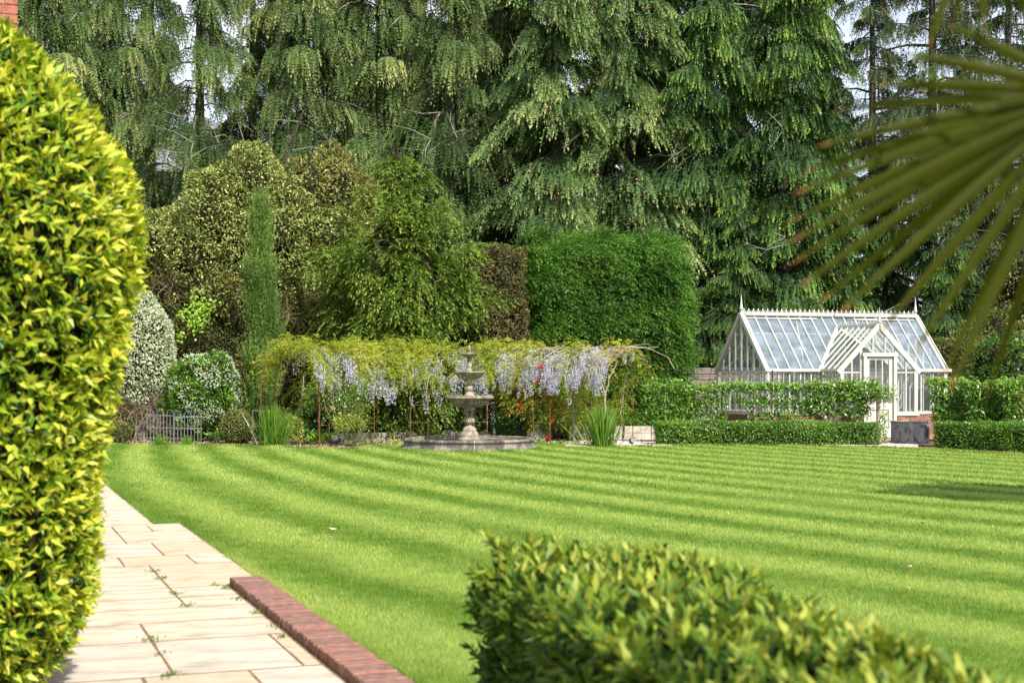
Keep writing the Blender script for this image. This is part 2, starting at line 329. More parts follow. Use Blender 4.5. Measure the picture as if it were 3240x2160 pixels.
props(MB().add([(x, y, .0) for x, y in lawn_poly], [tuple(range(len(lawn_poly)))[::-1]]).build('lawn', grassmat('lawn', (.10,.18,.018), (.21,.30,.055))), kind='structure')
LP = np.array(lawn_poly)
def inside(P, poly=LP):
    x, y = P[:, 0], P[:, 1]; c = np.zeros(len(P), bool); j = len(poly)-1
    for i in range(len(poly)):
        xi, yi = poly[i]; xj, yj = poly[j]
        h = ((yi > y) != (yj > y)) & (x < (xj-xi)*(y-yi)/(yj-yi+1e-12)+xi); c ^= h; j = i
    return c
FCX, FCY = at(1485, 33.7)[:2]
gP, gL, gW = [], [], []
for d0, d1, dens, ln, wd in ((7.2, 10, 3600, .032, .0042), (10, 14, 2000, .034, .006), (14, 21, 800, .036, .010), (21, 30, 330, .036, .017), (30, 37, 230, .036, .022)):
    n = int(((d0+d1)/2*.80)*(d1-d0)*dens); P = np.stack([R.uniform(-1, 1, n), R.uniform(d0, d1, n)], 1); P[:, 0] *= P[:, 1]*.40
    k = inside(P); k &= np.hypot(P[:, 0]-FCX, P[:, 1]-FCY) > 1.66; P = P[k]; gP.append(P); gL.append(np.full(len(P), ln)*R.uniform(.6, 1.3, len(P))); gW.append(np.full(len(P), wd))
# longer blades leaning over the edges of path, bricks, beds and fountain
for a, b, n in ((pw(-.02,-9.5), pw(-.02,-5.12), 6000), (pw(0,-5.1), pw(0,0), 4000), (pw(-.3,0), pw(-.3,6), 2000)):
    t_ = R.uniform(0, 1, n)[:, None]; P = np.array(a)*(1-t_) + np.array(b)*t_ + R.normal(0, .022, (n, 2)) + PB*.02; gP.append(P); gL.append(R.uniform(.03, .06, n)); gW.append(np.full(n, .005))
for a, b in zip(far_edge[:-3], far_edge[1:-2]):
    n = int(math.dist(a, b)*260); t_ = R.uniform(0, 1, n)[:, None]; P = np.array(a)*(1-t_) + np.array(b)*t_ + R.normal(0, .05, (n, 2)); gP.append(P); gL.append(R.uniform(.03, .08, n)); gW.append(np.full(n, .02))
t_ = R.uniform(0, 6.28, 2600); P = np.stack([FCX+np.cos(t_)*1.68, FCY+np.sin(t_)*1.68], 1)+R.normal(0, .02, (2600, 2)); gP.append(P); gL.append(R.uniform(.03, .075, 2600)); gW.append(np.full(2600, .016))
gP = np.concatenate(gP); gL = np.concatenate(gL); gW = np.concatenate(gW); n = len(gP)
# mower lays the blades over, alternately along the stripes
q = gP[:, 0] + 1.05*gP[:, 1] + .05*gP[:, 0]*gP[:, 1]; sg = np.sin(q*2*math.pi/2.9)
ln_ = np.stack([-.35*sg, .75*sg, np.zeros(n)], 1)*.35
P3 = np.concatenate([gP, np.full((n, 1), -.002)], 1)
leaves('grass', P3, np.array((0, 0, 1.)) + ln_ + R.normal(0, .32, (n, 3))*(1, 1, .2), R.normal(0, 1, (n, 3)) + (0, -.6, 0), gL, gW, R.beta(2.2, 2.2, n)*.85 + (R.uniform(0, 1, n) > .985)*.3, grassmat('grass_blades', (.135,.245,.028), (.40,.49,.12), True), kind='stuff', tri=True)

# path of sandstone slabs
pth = props(MB().box((-2.75, -12, -.08), (.0, 12.5, -.0035)).build('path', M['jointm']), kind='structure'); pth.location = (PO[0], PO[1], 0); pth.rotation_euler = (0, 0, PRZ)
SLB = [solid('sandstone_slab_%d' % i, a, b, c3=c, scale=s, detail=9, rough=.85, stretch=(1, 2.6, 1), bump=.003, world=False, lo=.3, hi=.7) for i, (a, b, c, s) in enumerate((
    ((.25,.205,.145), (.44,.38,.29), (.52,.46,.37), 2.2), ((.25,.215,.175), (.43,.38,.31), (.51,.45,.37), 1.6), ((.30,.22,.135), (.43,.35,.25), (.50,.42,.33), 3), ((.15,.14,.13), (.30,.28,.25), (.42,.38,.33), 1.3)))]
def slab(w0, w1, s0, s1):
    g = .009; w0 += g; w1 -= g; s0 += .021; s1 -= .021; cx, cy = (w0+w1)/2, (s0+s1)/2; hx, hy = (w1-w0)/2, (s1-s0)/2
    b = .006; z = R.uniform(-.0006, .0015); nx = max(2, int(hx*8)); ny = max(2, int(hy*8)); ring = []
    for k in range(nx): ring.append((-hx + 2*hx*k/nx, -hy))
    for k in range(ny): ring.append((hx, -hy + 2*hy*k/ny))
    for k in range(nx): ring.append((hx - 2*hx*k/nx, hy))
    for k in range(ny): ring.append((-hx, hy - 2*hy*k/ny))
    ring = [(x + R.uniform(-.004, .003)*np.sign(x), y + R.uniform(-.004, .003)*np.sign(y)) for x, y in ring]; m_ = len(ring)
    V = [(x, y, -.03) for x, y in ring] + [(x, y, -.0018+z) for x, y in ring] + [(x - b*np.sign(x), y - b*np.sign(y), .0+z) for x, y in ring]
    Fs = [(i, (i+1) % m_, m_+(i+1) % m_, m_+i) for i in range(m_)] + [(m_+i, m_+(i+1) % m_, 2*m_+(i+1) % m_, 2*m_+i) for i in range(m_)] + [tuple(range(2*m_, 3*m_))]
    o = MB().add(V, Fs).build('slab', SLB[R.choice(4, p=(.50,.20,.30,.0))], pth); o.location = (cx, cy, 0)
rows = [(-.18,0,[-.95]), (-.80,-.18,[-.40,-.79,-1.6]), (-1.9,-.80,[-.79,-1.75]), (-3.0,-1.9,[-.55,-1.25]), (-3.7,-3.0,[-.35,-.98,-1.8]), (-5.12,-3.7,[-.77,-1.7]), (-5.65,-5.12,[-.77,-1.6]), (-6.15,-5.65,[-.77,-1.55]),
        (-6.75,-6.15,[-2.0]), (-7.45,-6.75,[-1.17]), (-8.55,-7.45,[-.42,-1.17,-2.1]), (-9.3,-8.55,[-.75,-1.35,-2.0]), (-10.2,-9.3,[-1.1,-1.9]), (-11.1,-10.2,[-.7,-1.5])]
s_ = 0
while s_ < 12: h = float(R.choice([.45, .6, .75])); rows.append((s_, s_+h, sorted([-.3-float(R.uniform(.4, .9)), -1.2-float(R.uniform(.4, .9))], reverse=True))); s_ += h
for s0, s1, sp in rows:
    r0 = -.3 if s0 >= 0 else (0 if s0 >= -5.12 else -.305); xs = [r0] + sp + [-2.7]
    for a, b in zip(xs[:-1], xs[1:]): slab(b, a, s0, s1)
# weeds in the joints
wp = []
for w, s, k in ((-.77,-4.1,50),(-.77,-4.6,60),(-.77,-5.5,50),(-.77,-6.1,40),(-1.17,-7.4,50),(-1.17,-7.9,25),(-.33,-5.3,90),(-.34,-5.9,50),(-.33,-6.6,60),(-.36,-7.6,50),(-.33,-7.2,40),(-1.2,-8.56,60),(-1.6,-5.66,50),(-.4,-5.13,30)):
    p = pw(w, s); wp.append(np.array((*p, 0)) + R.normal(0, (.03, .05, 0), (k, 3)))
wp = np.concatenate(wp); n = len(wp)
props(leaves('weeds', wp, R.normal(0, .7, (n, 3)) + (0, 0, .8), R.normal(0, 1, (n, 3)), R.uniform(.012, .035, n), .008, R.uniform(.2, .9, n), leafmat('weed_green', [(0, (.05,.09,.015)), (1, (.16,.24,.04))])), kind='stuff')
# brick edging: bricks on edge
be = thing('brick_edging', (PO[0], PO[1], 0), 'low edging of red bricks set on edge between the stone path and the lawn', 'brick edging', rz=PRZ)
MB().box((-.285, -12, -.05), (-.03, -5.13, .052)).build('mortar_bed', solid('grey_mortar', (.16,.12,.09), (.32,.26,.2), scale=20, bump=.004), be)
bm_ = []
for k in range(3):
    b = MB(); j = lambda s: float(R.uniform(-s, s)); e = .006
    V = [(-.16+j(.004), -.031, -.03), (.10, -.031, -.03), (.10, .031, -.03), (-.16+j(.004), .031, -.03), (-.16+j(.005), -.031, .045), (.10, -.031, .045), (.10, .031, .045), (-.16+j(.005), .031, .045),
         (-.152, -.025, .052+j(.003)), (.094, -.025, .052), (.094, .025, .052+j(.003)), (-.152, .025, .052)]
    b.add(V, [(0,3,2,1),(0,1,5,4),(1,2,6,5),(2,3,7,6),(3,0,4,7),(4,5,9,8),(5,6,10,9),(6,7,11,10),(7,4,8,11),(8,9,10,11)])
    for mt_ in (1, 3, 3, 3, 1): me = b.mesh('brick'); me.materials.append(BR[mt_]); bm_.append(me)
s_ = -5.17
while s_ > -11.5:
    o = link('brick', bm_[R.integers(len(bm_))], be); o.location = (-.128 + R.uniform(-.006, .006), s_, .012 + R.uniform(-.004, .004)); o.rotation_euler = (0, 0, R.uniform(-.03, .03)); s_ -= .0705 + R.uniform(-.002, .003)
# a few fallen leaves and petals on the lawn
for i, (x, y, lb, c) in enumerate(((1052,1683,'pale curled leaf lying on the lawn beyond the stone path step', (.5,.35,.3)), (2915,1664,'brown curled leaf standing up in the grass at the right of the lawn', (.2,.10,.08)), (2868,1806,'pale pink petal lying on the lawn beyond the near hedge', (.62,.38,.34)))):
    D = gd(y); r_ = .045; u = np.linspace(0, 1, 5)
    V = [(r_*(a-.5)*2, r_*.45*math.sin(a*3.14)*sg_, .03 + .02*abs(a-.5) + (.012 if sg_ else 0)) for a in u for sg_ in (-1, 0, 1)]
    Fs = [(a*3+b, a*3+b+1, a*3+b+4, a*3+b+3) for a in range(4) for b in range(2)]
    o = MB().add(V, Fs).build('fallen_leaf', solid('dry_leaf_%d' % i, c, tuple(v*1.3 for v in c), scale=30)); o.location = ((x-1620)/F*D, D, .0); o.rotation_euler = (.35, .1, i*1.3); props(o, lb, 'leaf')

# gravel and bed litter
def pebbles(name, poly, dens, r0, r1, mat):
    poly = np.array(poly); lo, hi = poly.min(0), poly.max(0); n = int((hi-lo).prod()*dens); P = R.uniform(lo, hi, (n, 2)); P = P[inside(P, poly)]; n = len(P)
    oc = np.array([(1,0,0),(0,1,0),(-1,0,0),(0,-1,0),(0,0,.7),(0,0,-.7)]); fc = np.array([(0,1,4),(1,2,4),(2,3,4),(3,0,4),(1,0,5),(2,1,5),(3,2,5),(0,3,5)])
    sc = R.uniform(r0, r1, (n, 1, 1)) * R.uniform(.6, 1.3, (n, 6, 1)); a = R.uniform(0, 6.28, n); ca, sa = np.cos(a)[:, None], np.sin(a)[:, None]
    q = oc[None]*sc; V = np.stack([q[..., 0]*ca-q[..., 1]*sa, q[..., 0]*sa+q[..., 1]*ca, q[..., 2]], -1); V[..., :2] += P[:, None]; V[..., 2] += r1*.3
    Fc = (fc[None] + np.arange(n)[:, None, None]*6).reshape(-1, 3)
    o = link(name, mesh_np(name, V.reshape(-1, 3), Fc, np.repeat(R.uniform(0, 1, n), 8)), None, mat); o['kind'] = 'stuff'; return o
pebm = leafmat('pale_gravel', [(0, (.22,.15,.12)), (.35, (.45,.34,.28)), (.7, (.62,.54,.48)), (1, (.75,.70,.64))], rough=.8, trans=0)
gp = [epx(1790,1412)[0:2], epx(2075,1411), (5.2,35.4), epx(2770,1412), epx(2940,1420), (9.6,33.6), (10.4,36.5), (8.4,37.2), (7.6,38.6), (2.2,38.2), (1.3,36.6)]
props(MB().add([(x, y, -.03) for x, y in gp], [tuple(range(len(gp)))]).build('gravel_path', solid('gravel_base', (.25,.19,.15), (.55,.46,.40), scale=60, bump=.01)), kind='structure')
pebbles('gravel', gp, 520, .012, .028, pebm)
bp = [epx(100,1405), epx(380,1405), epx(600,1407), epx(800,1410), epx(1040,1419), epx(1110,1420), epx(1190,1411), epx(1270,1405), epx(1500,1402), epx(1720,1404), epx(1860,1411), (1.3,38.5), (-1,39.2), (-4,39), (-6.5,38), (-11,38)]
pebbles('bark_mulch', bp, 170, .015, .042, leafmat('bark_mulch', [(0, (.035,.02,.014)), (.5, (.15,.085,.06)), (.8, (.33,.22,.17)), (1, (.48,.37,.30))], rough=.9, trans=0))

# ================================================================== FOUNTAIN
ft = thing('fountain', (FCX, FCY, 0), 'three tiered stone fountain standing in a low round basin on the lawn edge', 'fountain')
def gad(z0, z1, k, amp): return lambda r, z, t, j: r*(1 - amp*(1-abs(math.cos(k*t/2))**.6)) if z0 <= z <= z1 else r
def bowl(name, prof, k, z0, z1): MB().lathe(prof, n=k*6, rf=gad(z0, z1, k, .10)).build(name, M['stone'], ft, True)
bowl('upper_bowl', [(.05,2.13),(.09,2.148),(.13,2.16),(.17,2.18),(.195,2.2),(.20,2.206),(.20,2.213),(.236,2.219),(.240,2.226),(.236,2.236),(.205,2.232),(.05,2.205)], 22, 2.14, 2.201)
bowl('middle_bowl', [(.08,1.60),(.13,1.619),(.19,1.64),(.25,1.67),(.30,1.705),(.315,1.73),(.31,1.742),(.335,1.755),(.35,1.775),(.385,1.783),(.395,1.797),(.390,1.812),(.35,1.808),(.08,1.74)], 22, 1.618, 1.735)
bowl('lower_bowl', [(.11,.93),(.16,.945),(.24,.965),(.33,.995),(.41,1.035),(.455,1.075),(.46,1.10),(.45,1.115),(.485,1.13),(.51,1.15),(.56,1.165),(.58,1.185),(.582,1.215),(.57,1.236),(.52,1.232),(.11,1.14)], 26, .944, 1.105)
col = [([(.25,.06),(.272,.15),(.262,.20),(.268,.21),(.245,.25),(.235,.30),(.24,.31),(.215,.345),(.19,.385),(.17,.40),(.172,.412),(.16,.44),(.135,.485),(.10,.51),(.055,.53),(.052,.55),(.07,.575),(.115,.60),(.132,.64),(.12,.685),(.105,.70),(.112,.705),(.112,.715),(.075,.73),(.085,.80),(.105,.86),(.135,.92),(.15,.95)], 'pedestal', 14, .585, .70),
       ([(.115,1.23),(.115,1.26),(.10,1.29),(.06,1.335),(.055,1.35),(.07,1.36),(.09,1.40),(.088,1.44),(.06,1.475),(.055,1.50),(.062,1.56),(.08,1.61)], 'middle_column', 12, 1.365, 1.455),
       ([(.08,1.80),(.08,1.83),(.07,1.85),(.045,1.885),(.048,1.90),(.05,1.92),(.062,1.94),(.055,1.98),(.048,2.0),(.052,2.09),(.06,2.14)], 'upper_column', 10, 1.93, 1.97)]
for pr, nm, k, a, b in col: MB().lathe(pr, n=k*6, rf=gad(a, b, k, .12)).build(nm, M['stone'], ft, True)
pc = [(.045,2.21),(.05,2.24),(.032,2.262),(.03,2.29),(.045,2.30),(.028,2.315)] + [(.041*math.sqrt(max(.02, 1-((z-.35)/.66)**2)) if z > .35 else .036+.005*z/.35, 2.315+.125*z) for z in np.linspace(0, 1, 12)]
MB().lathe(pc, n=32, rf=lambda r, z, t, j: r*(1+(.10*math.sin(7*t+j*1.57) if z > 2.32 else 0))).build('pinecone_finial', M['stone'], ft, True)
bprof = [(1.30,.02),(1.645,-.02),(1.65,.012),(1.635,.022),(1.60,.04),(1.565,.07),(1.545,.10),(1.535,.135),(1.54,.15),(1.50,.152),(1.497,.162),(1.535,.168),(1.558,.185),(1.562,.205),(1.55,.228),(1.52,.243),(1.47,.246),(1.42,.238),(1.40,.225),(1.39,.19),(1.36,.02)]
ns = 13
for k in range(ns):
    a0 = -math.pi/2 + rad(6) + 2*math.pi*k/ns
    MB().lathe(bprof, n=10, a0=a0+.0045, a1=a0+2*math.pi/ns-.0045).build('coping_stone', M['basin'], ft, True)
MB().lathe([(r - (.006 if r > 1.5 else -.004), z-.003) for r, z in bprof], n=96, cap=False).build('joint_mortar', M['pale'], ft, True)
MB().lathe([(1.387,.03),(1.387,.2)], n=64, cap=False).build('stained_inner_wall', M['stain'], ft, True)
MB().lathe([(0.0,.13),(1.386,.13)], n=64, cap=False).build('water', M['water'], ft)
n = 900; rr = R.choice([.58, .395, .24], n, p=(.6, .28, .12)); t_ = R.uniform(0, 6.28, n); z1 = np.where(rr > .5, 1.2, np.where(rr > .3, 1.79, 2.2)); z0 = np.where(rr > .5, .15, np.where(rr > .3, 1.25, 1.82)); f = R.uniform(0, 1, n)**.7
Dp = np.stack([(rr+.03*f*(1+R.normal(0, .8, n)))*np.cos(t_), (rr+.03*f*(1+R.normal(0, .8, n)))*np.sin(t_), z1+(z0-z1)*f], 1)
Ds = np.stack([R.uniform(-.55, .55, 260), R.uniform(-.5, .3, 260), 1.24+R.exponential(.03, 260)], 1); Dp = np.concatenate([Dp, Ds]); n = len(Dp)
leaves('water_drops', Dp, np.tile((0, 0, 1.), (n, 1)), R.normal(0, 1, (n, 3)), R.uniform(.008, .022, n), .0075, 0, M['drop'], ft, fold=.8, kind='stuff')

# ================================================================== PERGOLA (ring of rusty hoops round the fountain)
PCX, PCY = at(1500, 33.3)[:2]
pg = thing('pergola', (PCX, PCY, 0), 'curved rusty iron arbour tunnel of hoops bending round behind the fountain', 'pergola')
def pol(a, r, z): a = rad(a); return (r*math.sin(a), r*math.cos(a), z)
R0, R1, SPR, RH = 4.0, 5.6, 1.55, .86
def hoop(a): return [pol(a, R0, 0), pol(a, R0, SPR)] + [pol(a, (R0+R1)/2 - (R1-R0)/2*math.cos(t), SPR+RH*math.sin(t)) for t in np.linspace(.15, math.pi-.15, 14)] + [pol(a, R1, SPR), pol(a, R1, 0)]
ARC = [-68, -44.5, -22.5, 0, 24.5, 49.7]
hm = MB().tube(hoop(0), .011, 6).mesh('hoop', True); hm.materials.append(M['rust'])
for a in ARC:
    for d in (-3.4, 3.4):
        o = link('hoop', hm, pg); o.rotation_euler = (0, 0, -rad(a+d))
    for z, r in ((.50, R0), (.95, R0), (1.98, R0+.11), (.50, R1), (.95, R1), (1.98, R1-.11), (SPR+RH, (R0+R1)/2)):
        MB().tube([pol(a-3.4*(R0/r if r > 4.2 else 1), r, z), pol(a+3.4*(R0/r if r > 4.2 else 1), r, z)], .009).build('rung', M['rust'], pg)
for r, z in ((R0, SPR), (R0+.11, 1.98), (4.8, SPR+RH), (R1, SPR), (R1-.11, 1.98)):
    MB().tube([pol(a, r, z + .012*math.sin(a*.5)) for a in np.linspace(ARC[0]-3.4, ARC[-1]+3.4, 40)], .010).build('rail', M['rust'], pg, True)

# ================================================================== GREENHOUSE
GRZ = math.atan2(.297, .955)
gh = thing('greenhouse', (6.19, 38.4, 0), 'off white painted victorian style glasshouse on a low brick wall with a gabled porch', 'greenhouse', rz=GRZ)
WH = M['white']
LEN, HS, EV, RG, SILL = 5.4, 1.45, 1.88, 3.40, .76; SL = (RG-EV)/HS; NB = 16; BX = LEN/NB
PX, PP, PH, PR = 2.74, 2.40, 1.13, 3.03
def P3_(x, p, z): return (x, -p, z)
def bar(name, a, b, w=.032, d=.05, up=(0,0,1), mat=None): return MB().bar(a, b, w, d, up).build(name, mat or WH, gh)
def pane(V, mat):
    V = [np.array(v, float) for v in V]; nn = nrm(np.cross(V[1]-V[0], V[2]-V[0]))*.002; k = len(V)
    return MB().add([v-nn for v in V]+[v+nn for v in V], [tuple(range(k))[::-1], tuple(range(k, 2*k))]+[(i, (i+1) % k, k+(i+1) % k, k+i) for i in range(k)]).build('pane', mat, gh)
RGm, WG = M['roofglass'], M['wallglass']
zr = lambda p: RG - SL*abs(p)
def vz(x):                       # height where main slope meets the porch slope at x
    return PR - abs(x-PX)
# main roof, front (bars and panes stop at the valleys) and back
for i in range(NB+1):
    x = i*BX; dx = abs(x-PX)
    zlo = vz(x) if dx < PH else EV-.03
    p1 = (RG-zlo)/SL
    w = .075 if i in (0, NB) else .032
    xx = x if 0 < i < NB else (x + (.03 if i == 0 else -.03))
    bar('rafter' if i in (0, NB) else 'glazing_bar', P3_(xx, .03, RG-.02), P3_(xx, p1, zlo+.012), w, .06 if w > .05 else .045)
    bar('rafter' if i in (0, NB) else 'glazing_bar', P3_(xx, -.03, RG-.02), P3_(xx, -HS-.03, EV-.02), w, .06 if w > .05 else .045)
for i in range(NB):
    xa, xb = i*BX+.004, (i+1)*BX-.004
    fl = lambda x: (vz(x) if abs(x-PX) < PH else EV-.01)
    za, zb = fl(xa), fl(xb)
    if abs(xa-PX) < PH or abs(xb-PX) < PH:
        za = max(EV-.01, PR-abs(xa-PX)); zb = max(EV-.01, PR-abs(xb-PX))
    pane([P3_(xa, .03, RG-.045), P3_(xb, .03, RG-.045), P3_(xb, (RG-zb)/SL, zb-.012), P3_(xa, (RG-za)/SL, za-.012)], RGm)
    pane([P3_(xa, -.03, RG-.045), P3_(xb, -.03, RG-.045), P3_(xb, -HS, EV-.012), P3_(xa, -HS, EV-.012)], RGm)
# ridge: board, roller-blind tubes, cresting and finials
MB().box((-.03, -.045, RG-.04), (LEN+.03, .045, RG+.035)).build('ridge_board', WH, gh)
MB().tube([P3_(.06, .10, RG-.03), P3_(2.72, .10, RG-.03)], .05, 10).build('blind_roller', WH, gh, True)
MB().tube([P3_(2.78, .10, RG-.03), P3_(LEN-.04, .10, RG-.03)], .05, 10).build('blind_roller', WH, gh, True)
bar('flashing', P3_(.1, .16, RG-.135), P3_(2.2, .16, RG-.135), .04, .02, (0, -1, 1)); bar('flashing', P3_(3.4, .16, RG-.135), P3_(LEN-.15, .16, RG-.135), .04, .02, (0, -1, 1))
cm = MB(); cm.bar((0, 0, 0), (0, 0, .10), .011, .012, (0, 1, 0)); cm.box((-.032, -.006, .045), (.032, .006, .06)); cm.add([(-.02,-.007,.075),(0,-.007,.055),(.02,-.007,.075),(0,-.007,.112),(-.02,.007,.075),(0,.007,.055),(.02,.007,.075),(0,.007,.112)], [(0,1,2,3),(7,6,5,4),(0,4,5,1),(1,5,6,2),(2,6,7,3),(3,7,4,0)])
for sg in (-1, 1): cm.tube([(0, 0, .03), (sg*.03, 0, .012), (sg*.05, 0, .028), (sg*.062, 0, .055)], [.008, .008, .007, .004], 4)
cme = cm.mesh('cresting'); cme.materials.append(WH)
for i in range(38): o = link('cresting', cme, gh); o.location = (.08 + i*(LEN-.16)/37, 0, RG+.03)
def finial(x, p, z, s=1.0):
    MB().lathe([(.035,0),(.04,.08),(.05,.10),(.03,.12),(.05,.15),(.058,.18),(.045,.21),(.03,.225),(.042,.235),(.036,.25),(.022,.40),(.004,.56)], P3_(x, p, 0)[:2]+(z,), n=14).build('finial', M['zinc'], gh, True).scale = (1, 1, 1)
finial(0, 0, RG-.05); finial(LEN, 0, RG-.05); finial(PX, PP+.04, PR-.10)
# eaves gutters
for x0, x1, p in ((-.06, PX-PH-.0, HS+.05), (PX+PH+.0, LEN+.12, HS+.05), (-.06, LEN+.1, -HS-.05)):
    MB().bar(P3_(x0, p, EV-.02), P3_(x1, p, EV-.02), .10, .075).build('gutter', WH, gh)
for sg in (-1, 1): MB().bar(P3_(PX+sg*(PH+.03), HS+.10, EV-.02), P3_(PX+sg*(PH+.03), PP+.03, EV-.02), .09, .07).build('gutter', WH, gh)
MB().tube([P3_(.02, HS+.04, EV-.05), P3_(.02, HS+.04, .0)], .035, 8).build('downpipe', WH, gh, True)
MB().tube([P3_(.12, HS+.12, EV-.02), P3_(.12, HS+.10, 1.6), P3_(.12, HS+.04, .1)], .016, 6).build('downpipe', M['black'], gh, True)
# walls: sills, posts, bars, panes
def wall(x0, p0, x1, p1, n, z0=SILL, z1=EV-.06, post=True, glass=WG):
    for i in range(n+1):
        t = i/n; x, p = x0+(x1-x0)*t, p0+(p1-p0)*t; e = i in (0, n)
        bar('corner_post' if e and post else 'glazing_bar', P3_(x, p, z0), P3_(x, p, z1), .07 if e and post else .034, .07 if e and post else .05, (0, 1, 0))
    for i in range(n):
        a, b = (i+.03)/n, (i+.97)/n; A = (x0+(x1-x0)*a, p0+(p1-p0)*a); B = (x0+(x1-x0)*b, p0+(p1-p0)*b)
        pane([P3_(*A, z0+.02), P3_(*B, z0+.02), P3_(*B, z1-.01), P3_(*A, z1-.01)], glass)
    bar('sill', P3_(x0, p0, z0-.035), P3_(x1, p1, z0-.035), .15, .08); bar('top_rail', P3_(x0, p0, z1+.02), P3_(x1, p1, z1+.02), .06, .05)
wall(.035, HS, PX-PH, HS, 5); wall(PX+PH, HS, LEN-.035, HS, 4); wall(.035, -HS, LEN-.035, -HS, 16)
wall(PX-PH, HS+.04, PX-PH, PP-.04, 3); wall(PX+PH, HS+.04, PX+PH, PP-.04, 3)
for gx in (0.0, LEN):       # gable ends
    for i in range(1, 8):
        p = -HS + i*2*HS/8; bar('glazing_bar', P3_(gx, p, SILL), P3_(gx, p, zr(p)-.05), .045 if i == 4 else .034, .05, (0, 1, 0))
    for i in range(8):
        pa, pb = -HS+i*2*HS/8+.01, -HS+(i+1)*2*HS/8-.01
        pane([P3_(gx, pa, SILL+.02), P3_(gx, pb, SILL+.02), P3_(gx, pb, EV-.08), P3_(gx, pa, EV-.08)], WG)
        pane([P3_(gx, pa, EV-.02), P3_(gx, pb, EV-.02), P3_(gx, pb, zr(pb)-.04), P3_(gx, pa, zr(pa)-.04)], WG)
    bar('sill', P3_(gx, -HS-.03, SILL-.035), P3_(gx, HS+.03, SILL-.035), .15, .08); bar('transom', P3_(gx, -HS, EV-.05), P3_(gx, HS, EV-.05), .045, .045)
    for sg in (-1, 1):
        bar('bargeboard', P3_(gx + (.0 if gx else -.0) + (-.05 if gx == 0 else .05), 0, RG-.02), P3_(gx + (-.05 if gx == 0 else .05), sg*(HS+.08), EV-.08), .11, .03, (1, 0, 0))
        bar('corner_post', P3_(gx+(.01 if gx == 0 else -.01), sg*(HS-.01), SILL), P3_(gx+(.01 if gx == 0 else -.01), sg*(HS-.01), EV-.05), .085, .085, (0, 1, 0))
# porch roof
MB().bar(P3_(PX, .34, PR), P3_(PX, PP, PR), .07, .07).build('ridge_board', WH, gh)
for i in range(11): o = link('cresting', cme, gh); o.location = P3_(PX, .5+i*.185, PR+.03); o.rotation_euler = (0, 0, math.pi/2)
for sg in (-1, 1):
    pv = lambda z: (RG-z)/SL
    bar('valley_gutter', P3_(PX+sg*.02, pv(PR), PR+.0), P3_(PX+sg*(PH+.05), pv(EV)+.0, EV-.03), .085, .03, (0, -1, 1), M['whited'])
    ps = [.66, .95, 1.24, 1.53, 1.82, 2.11]
    for p in ps:
        zlo = EV-.03 if p > HS else zr(p); bar('glazing_bar', P3_(PX+sg*.03, p, PR-.02), P3_(PX+sg*(PR-zlo), p, zlo), .03, .045)
    ed = [pv(PR)+.02] + ps + [PP]
    for a, b in zip(ed[:-1], ed[1:]):
        za, zb = [EV-.01 if p > HS else max(EV-.01, zr(p)) for p in (a, b)]
        V = [P3_(PX+sg*.03, a+.004, PR-.03), P3_(PX+sg*.03, b-.004, PR-.03), P3_(PX+sg*(PR-zb), b-.004, zb), P3_(PX+sg*(PR-za), a+.004, za)]
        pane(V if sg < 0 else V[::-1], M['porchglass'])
    bar('bargeboard', P3_(PX, PP+.045, PR+.0), P3_(PX+sg*(PH+.08), PP+.045, EV-.08), .13, .035, (0, 1, 0))
    bar('corner_post', P3_(PX+sg*(PH-.04), PP, SILL), P3_(PX+sg*(PH-.04), PP, EV-.03), .10, .09, (0, 1, 0))
# porch front: frame, gable bars, side lights
DT, DW = 2.26, .485
for sg in (-1, 1):
    bar('door_frame', P3_(PX+sg*(DW-.04), PP+.03, .14), P3_(PX+sg*(DW-.04), PP+.03, DT-.0), .085, .12, (0, 1, 0))
    x = PX+sg*.80; bar('glazing_bar', P3_(x, PP, SILL), P3_(x, PP, PR-.80-.06), .035, .05, (0, 1, 0))
    x = PX+sg*(DW+.03); bar('glazing_bar', P3_(x, PP-.02, SILL), P3_(x, PP-.02, PR-DW-.09), .06, .05, (0, 1, 0))
    bar('glazing_bar', P3_(PX+sg*.18, PP, DT+.02), P3_(PX+sg*.18, PP, PR-.18-.06), .035, .05, (0, 1, 0))
    for xa, xb in ((DW+.06, .785), (.815, PH-.09)):
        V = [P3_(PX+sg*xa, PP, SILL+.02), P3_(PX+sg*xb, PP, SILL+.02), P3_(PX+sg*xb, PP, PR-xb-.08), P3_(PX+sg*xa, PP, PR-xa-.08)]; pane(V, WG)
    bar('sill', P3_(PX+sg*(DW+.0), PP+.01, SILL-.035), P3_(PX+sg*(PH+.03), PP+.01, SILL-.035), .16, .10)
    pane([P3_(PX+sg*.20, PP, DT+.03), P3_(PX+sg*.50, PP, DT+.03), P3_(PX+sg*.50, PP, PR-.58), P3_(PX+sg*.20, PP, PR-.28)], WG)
    bar('transom', P3_(PX+sg*(DW+.03), PP-.01, EV-.08), P3_(PX+sg*(PH-.05), PP-.01, EV-.08), .03, .03)
pane([P3_(PX-.165, PP, DT+.03), P3_(PX+.165, PP, DT+.03), P3_(PX+.165, PP, PR-.26), P3_(PX, PP, PR-.1), P3_(PX-.165, PP, PR-.26)], WG)
bar('door_frame', P3_(PX-DW-.03, PP+.032, DT+.0), P3_(PX+DW+.03, PP+.032, DT+.0), .13, .09)
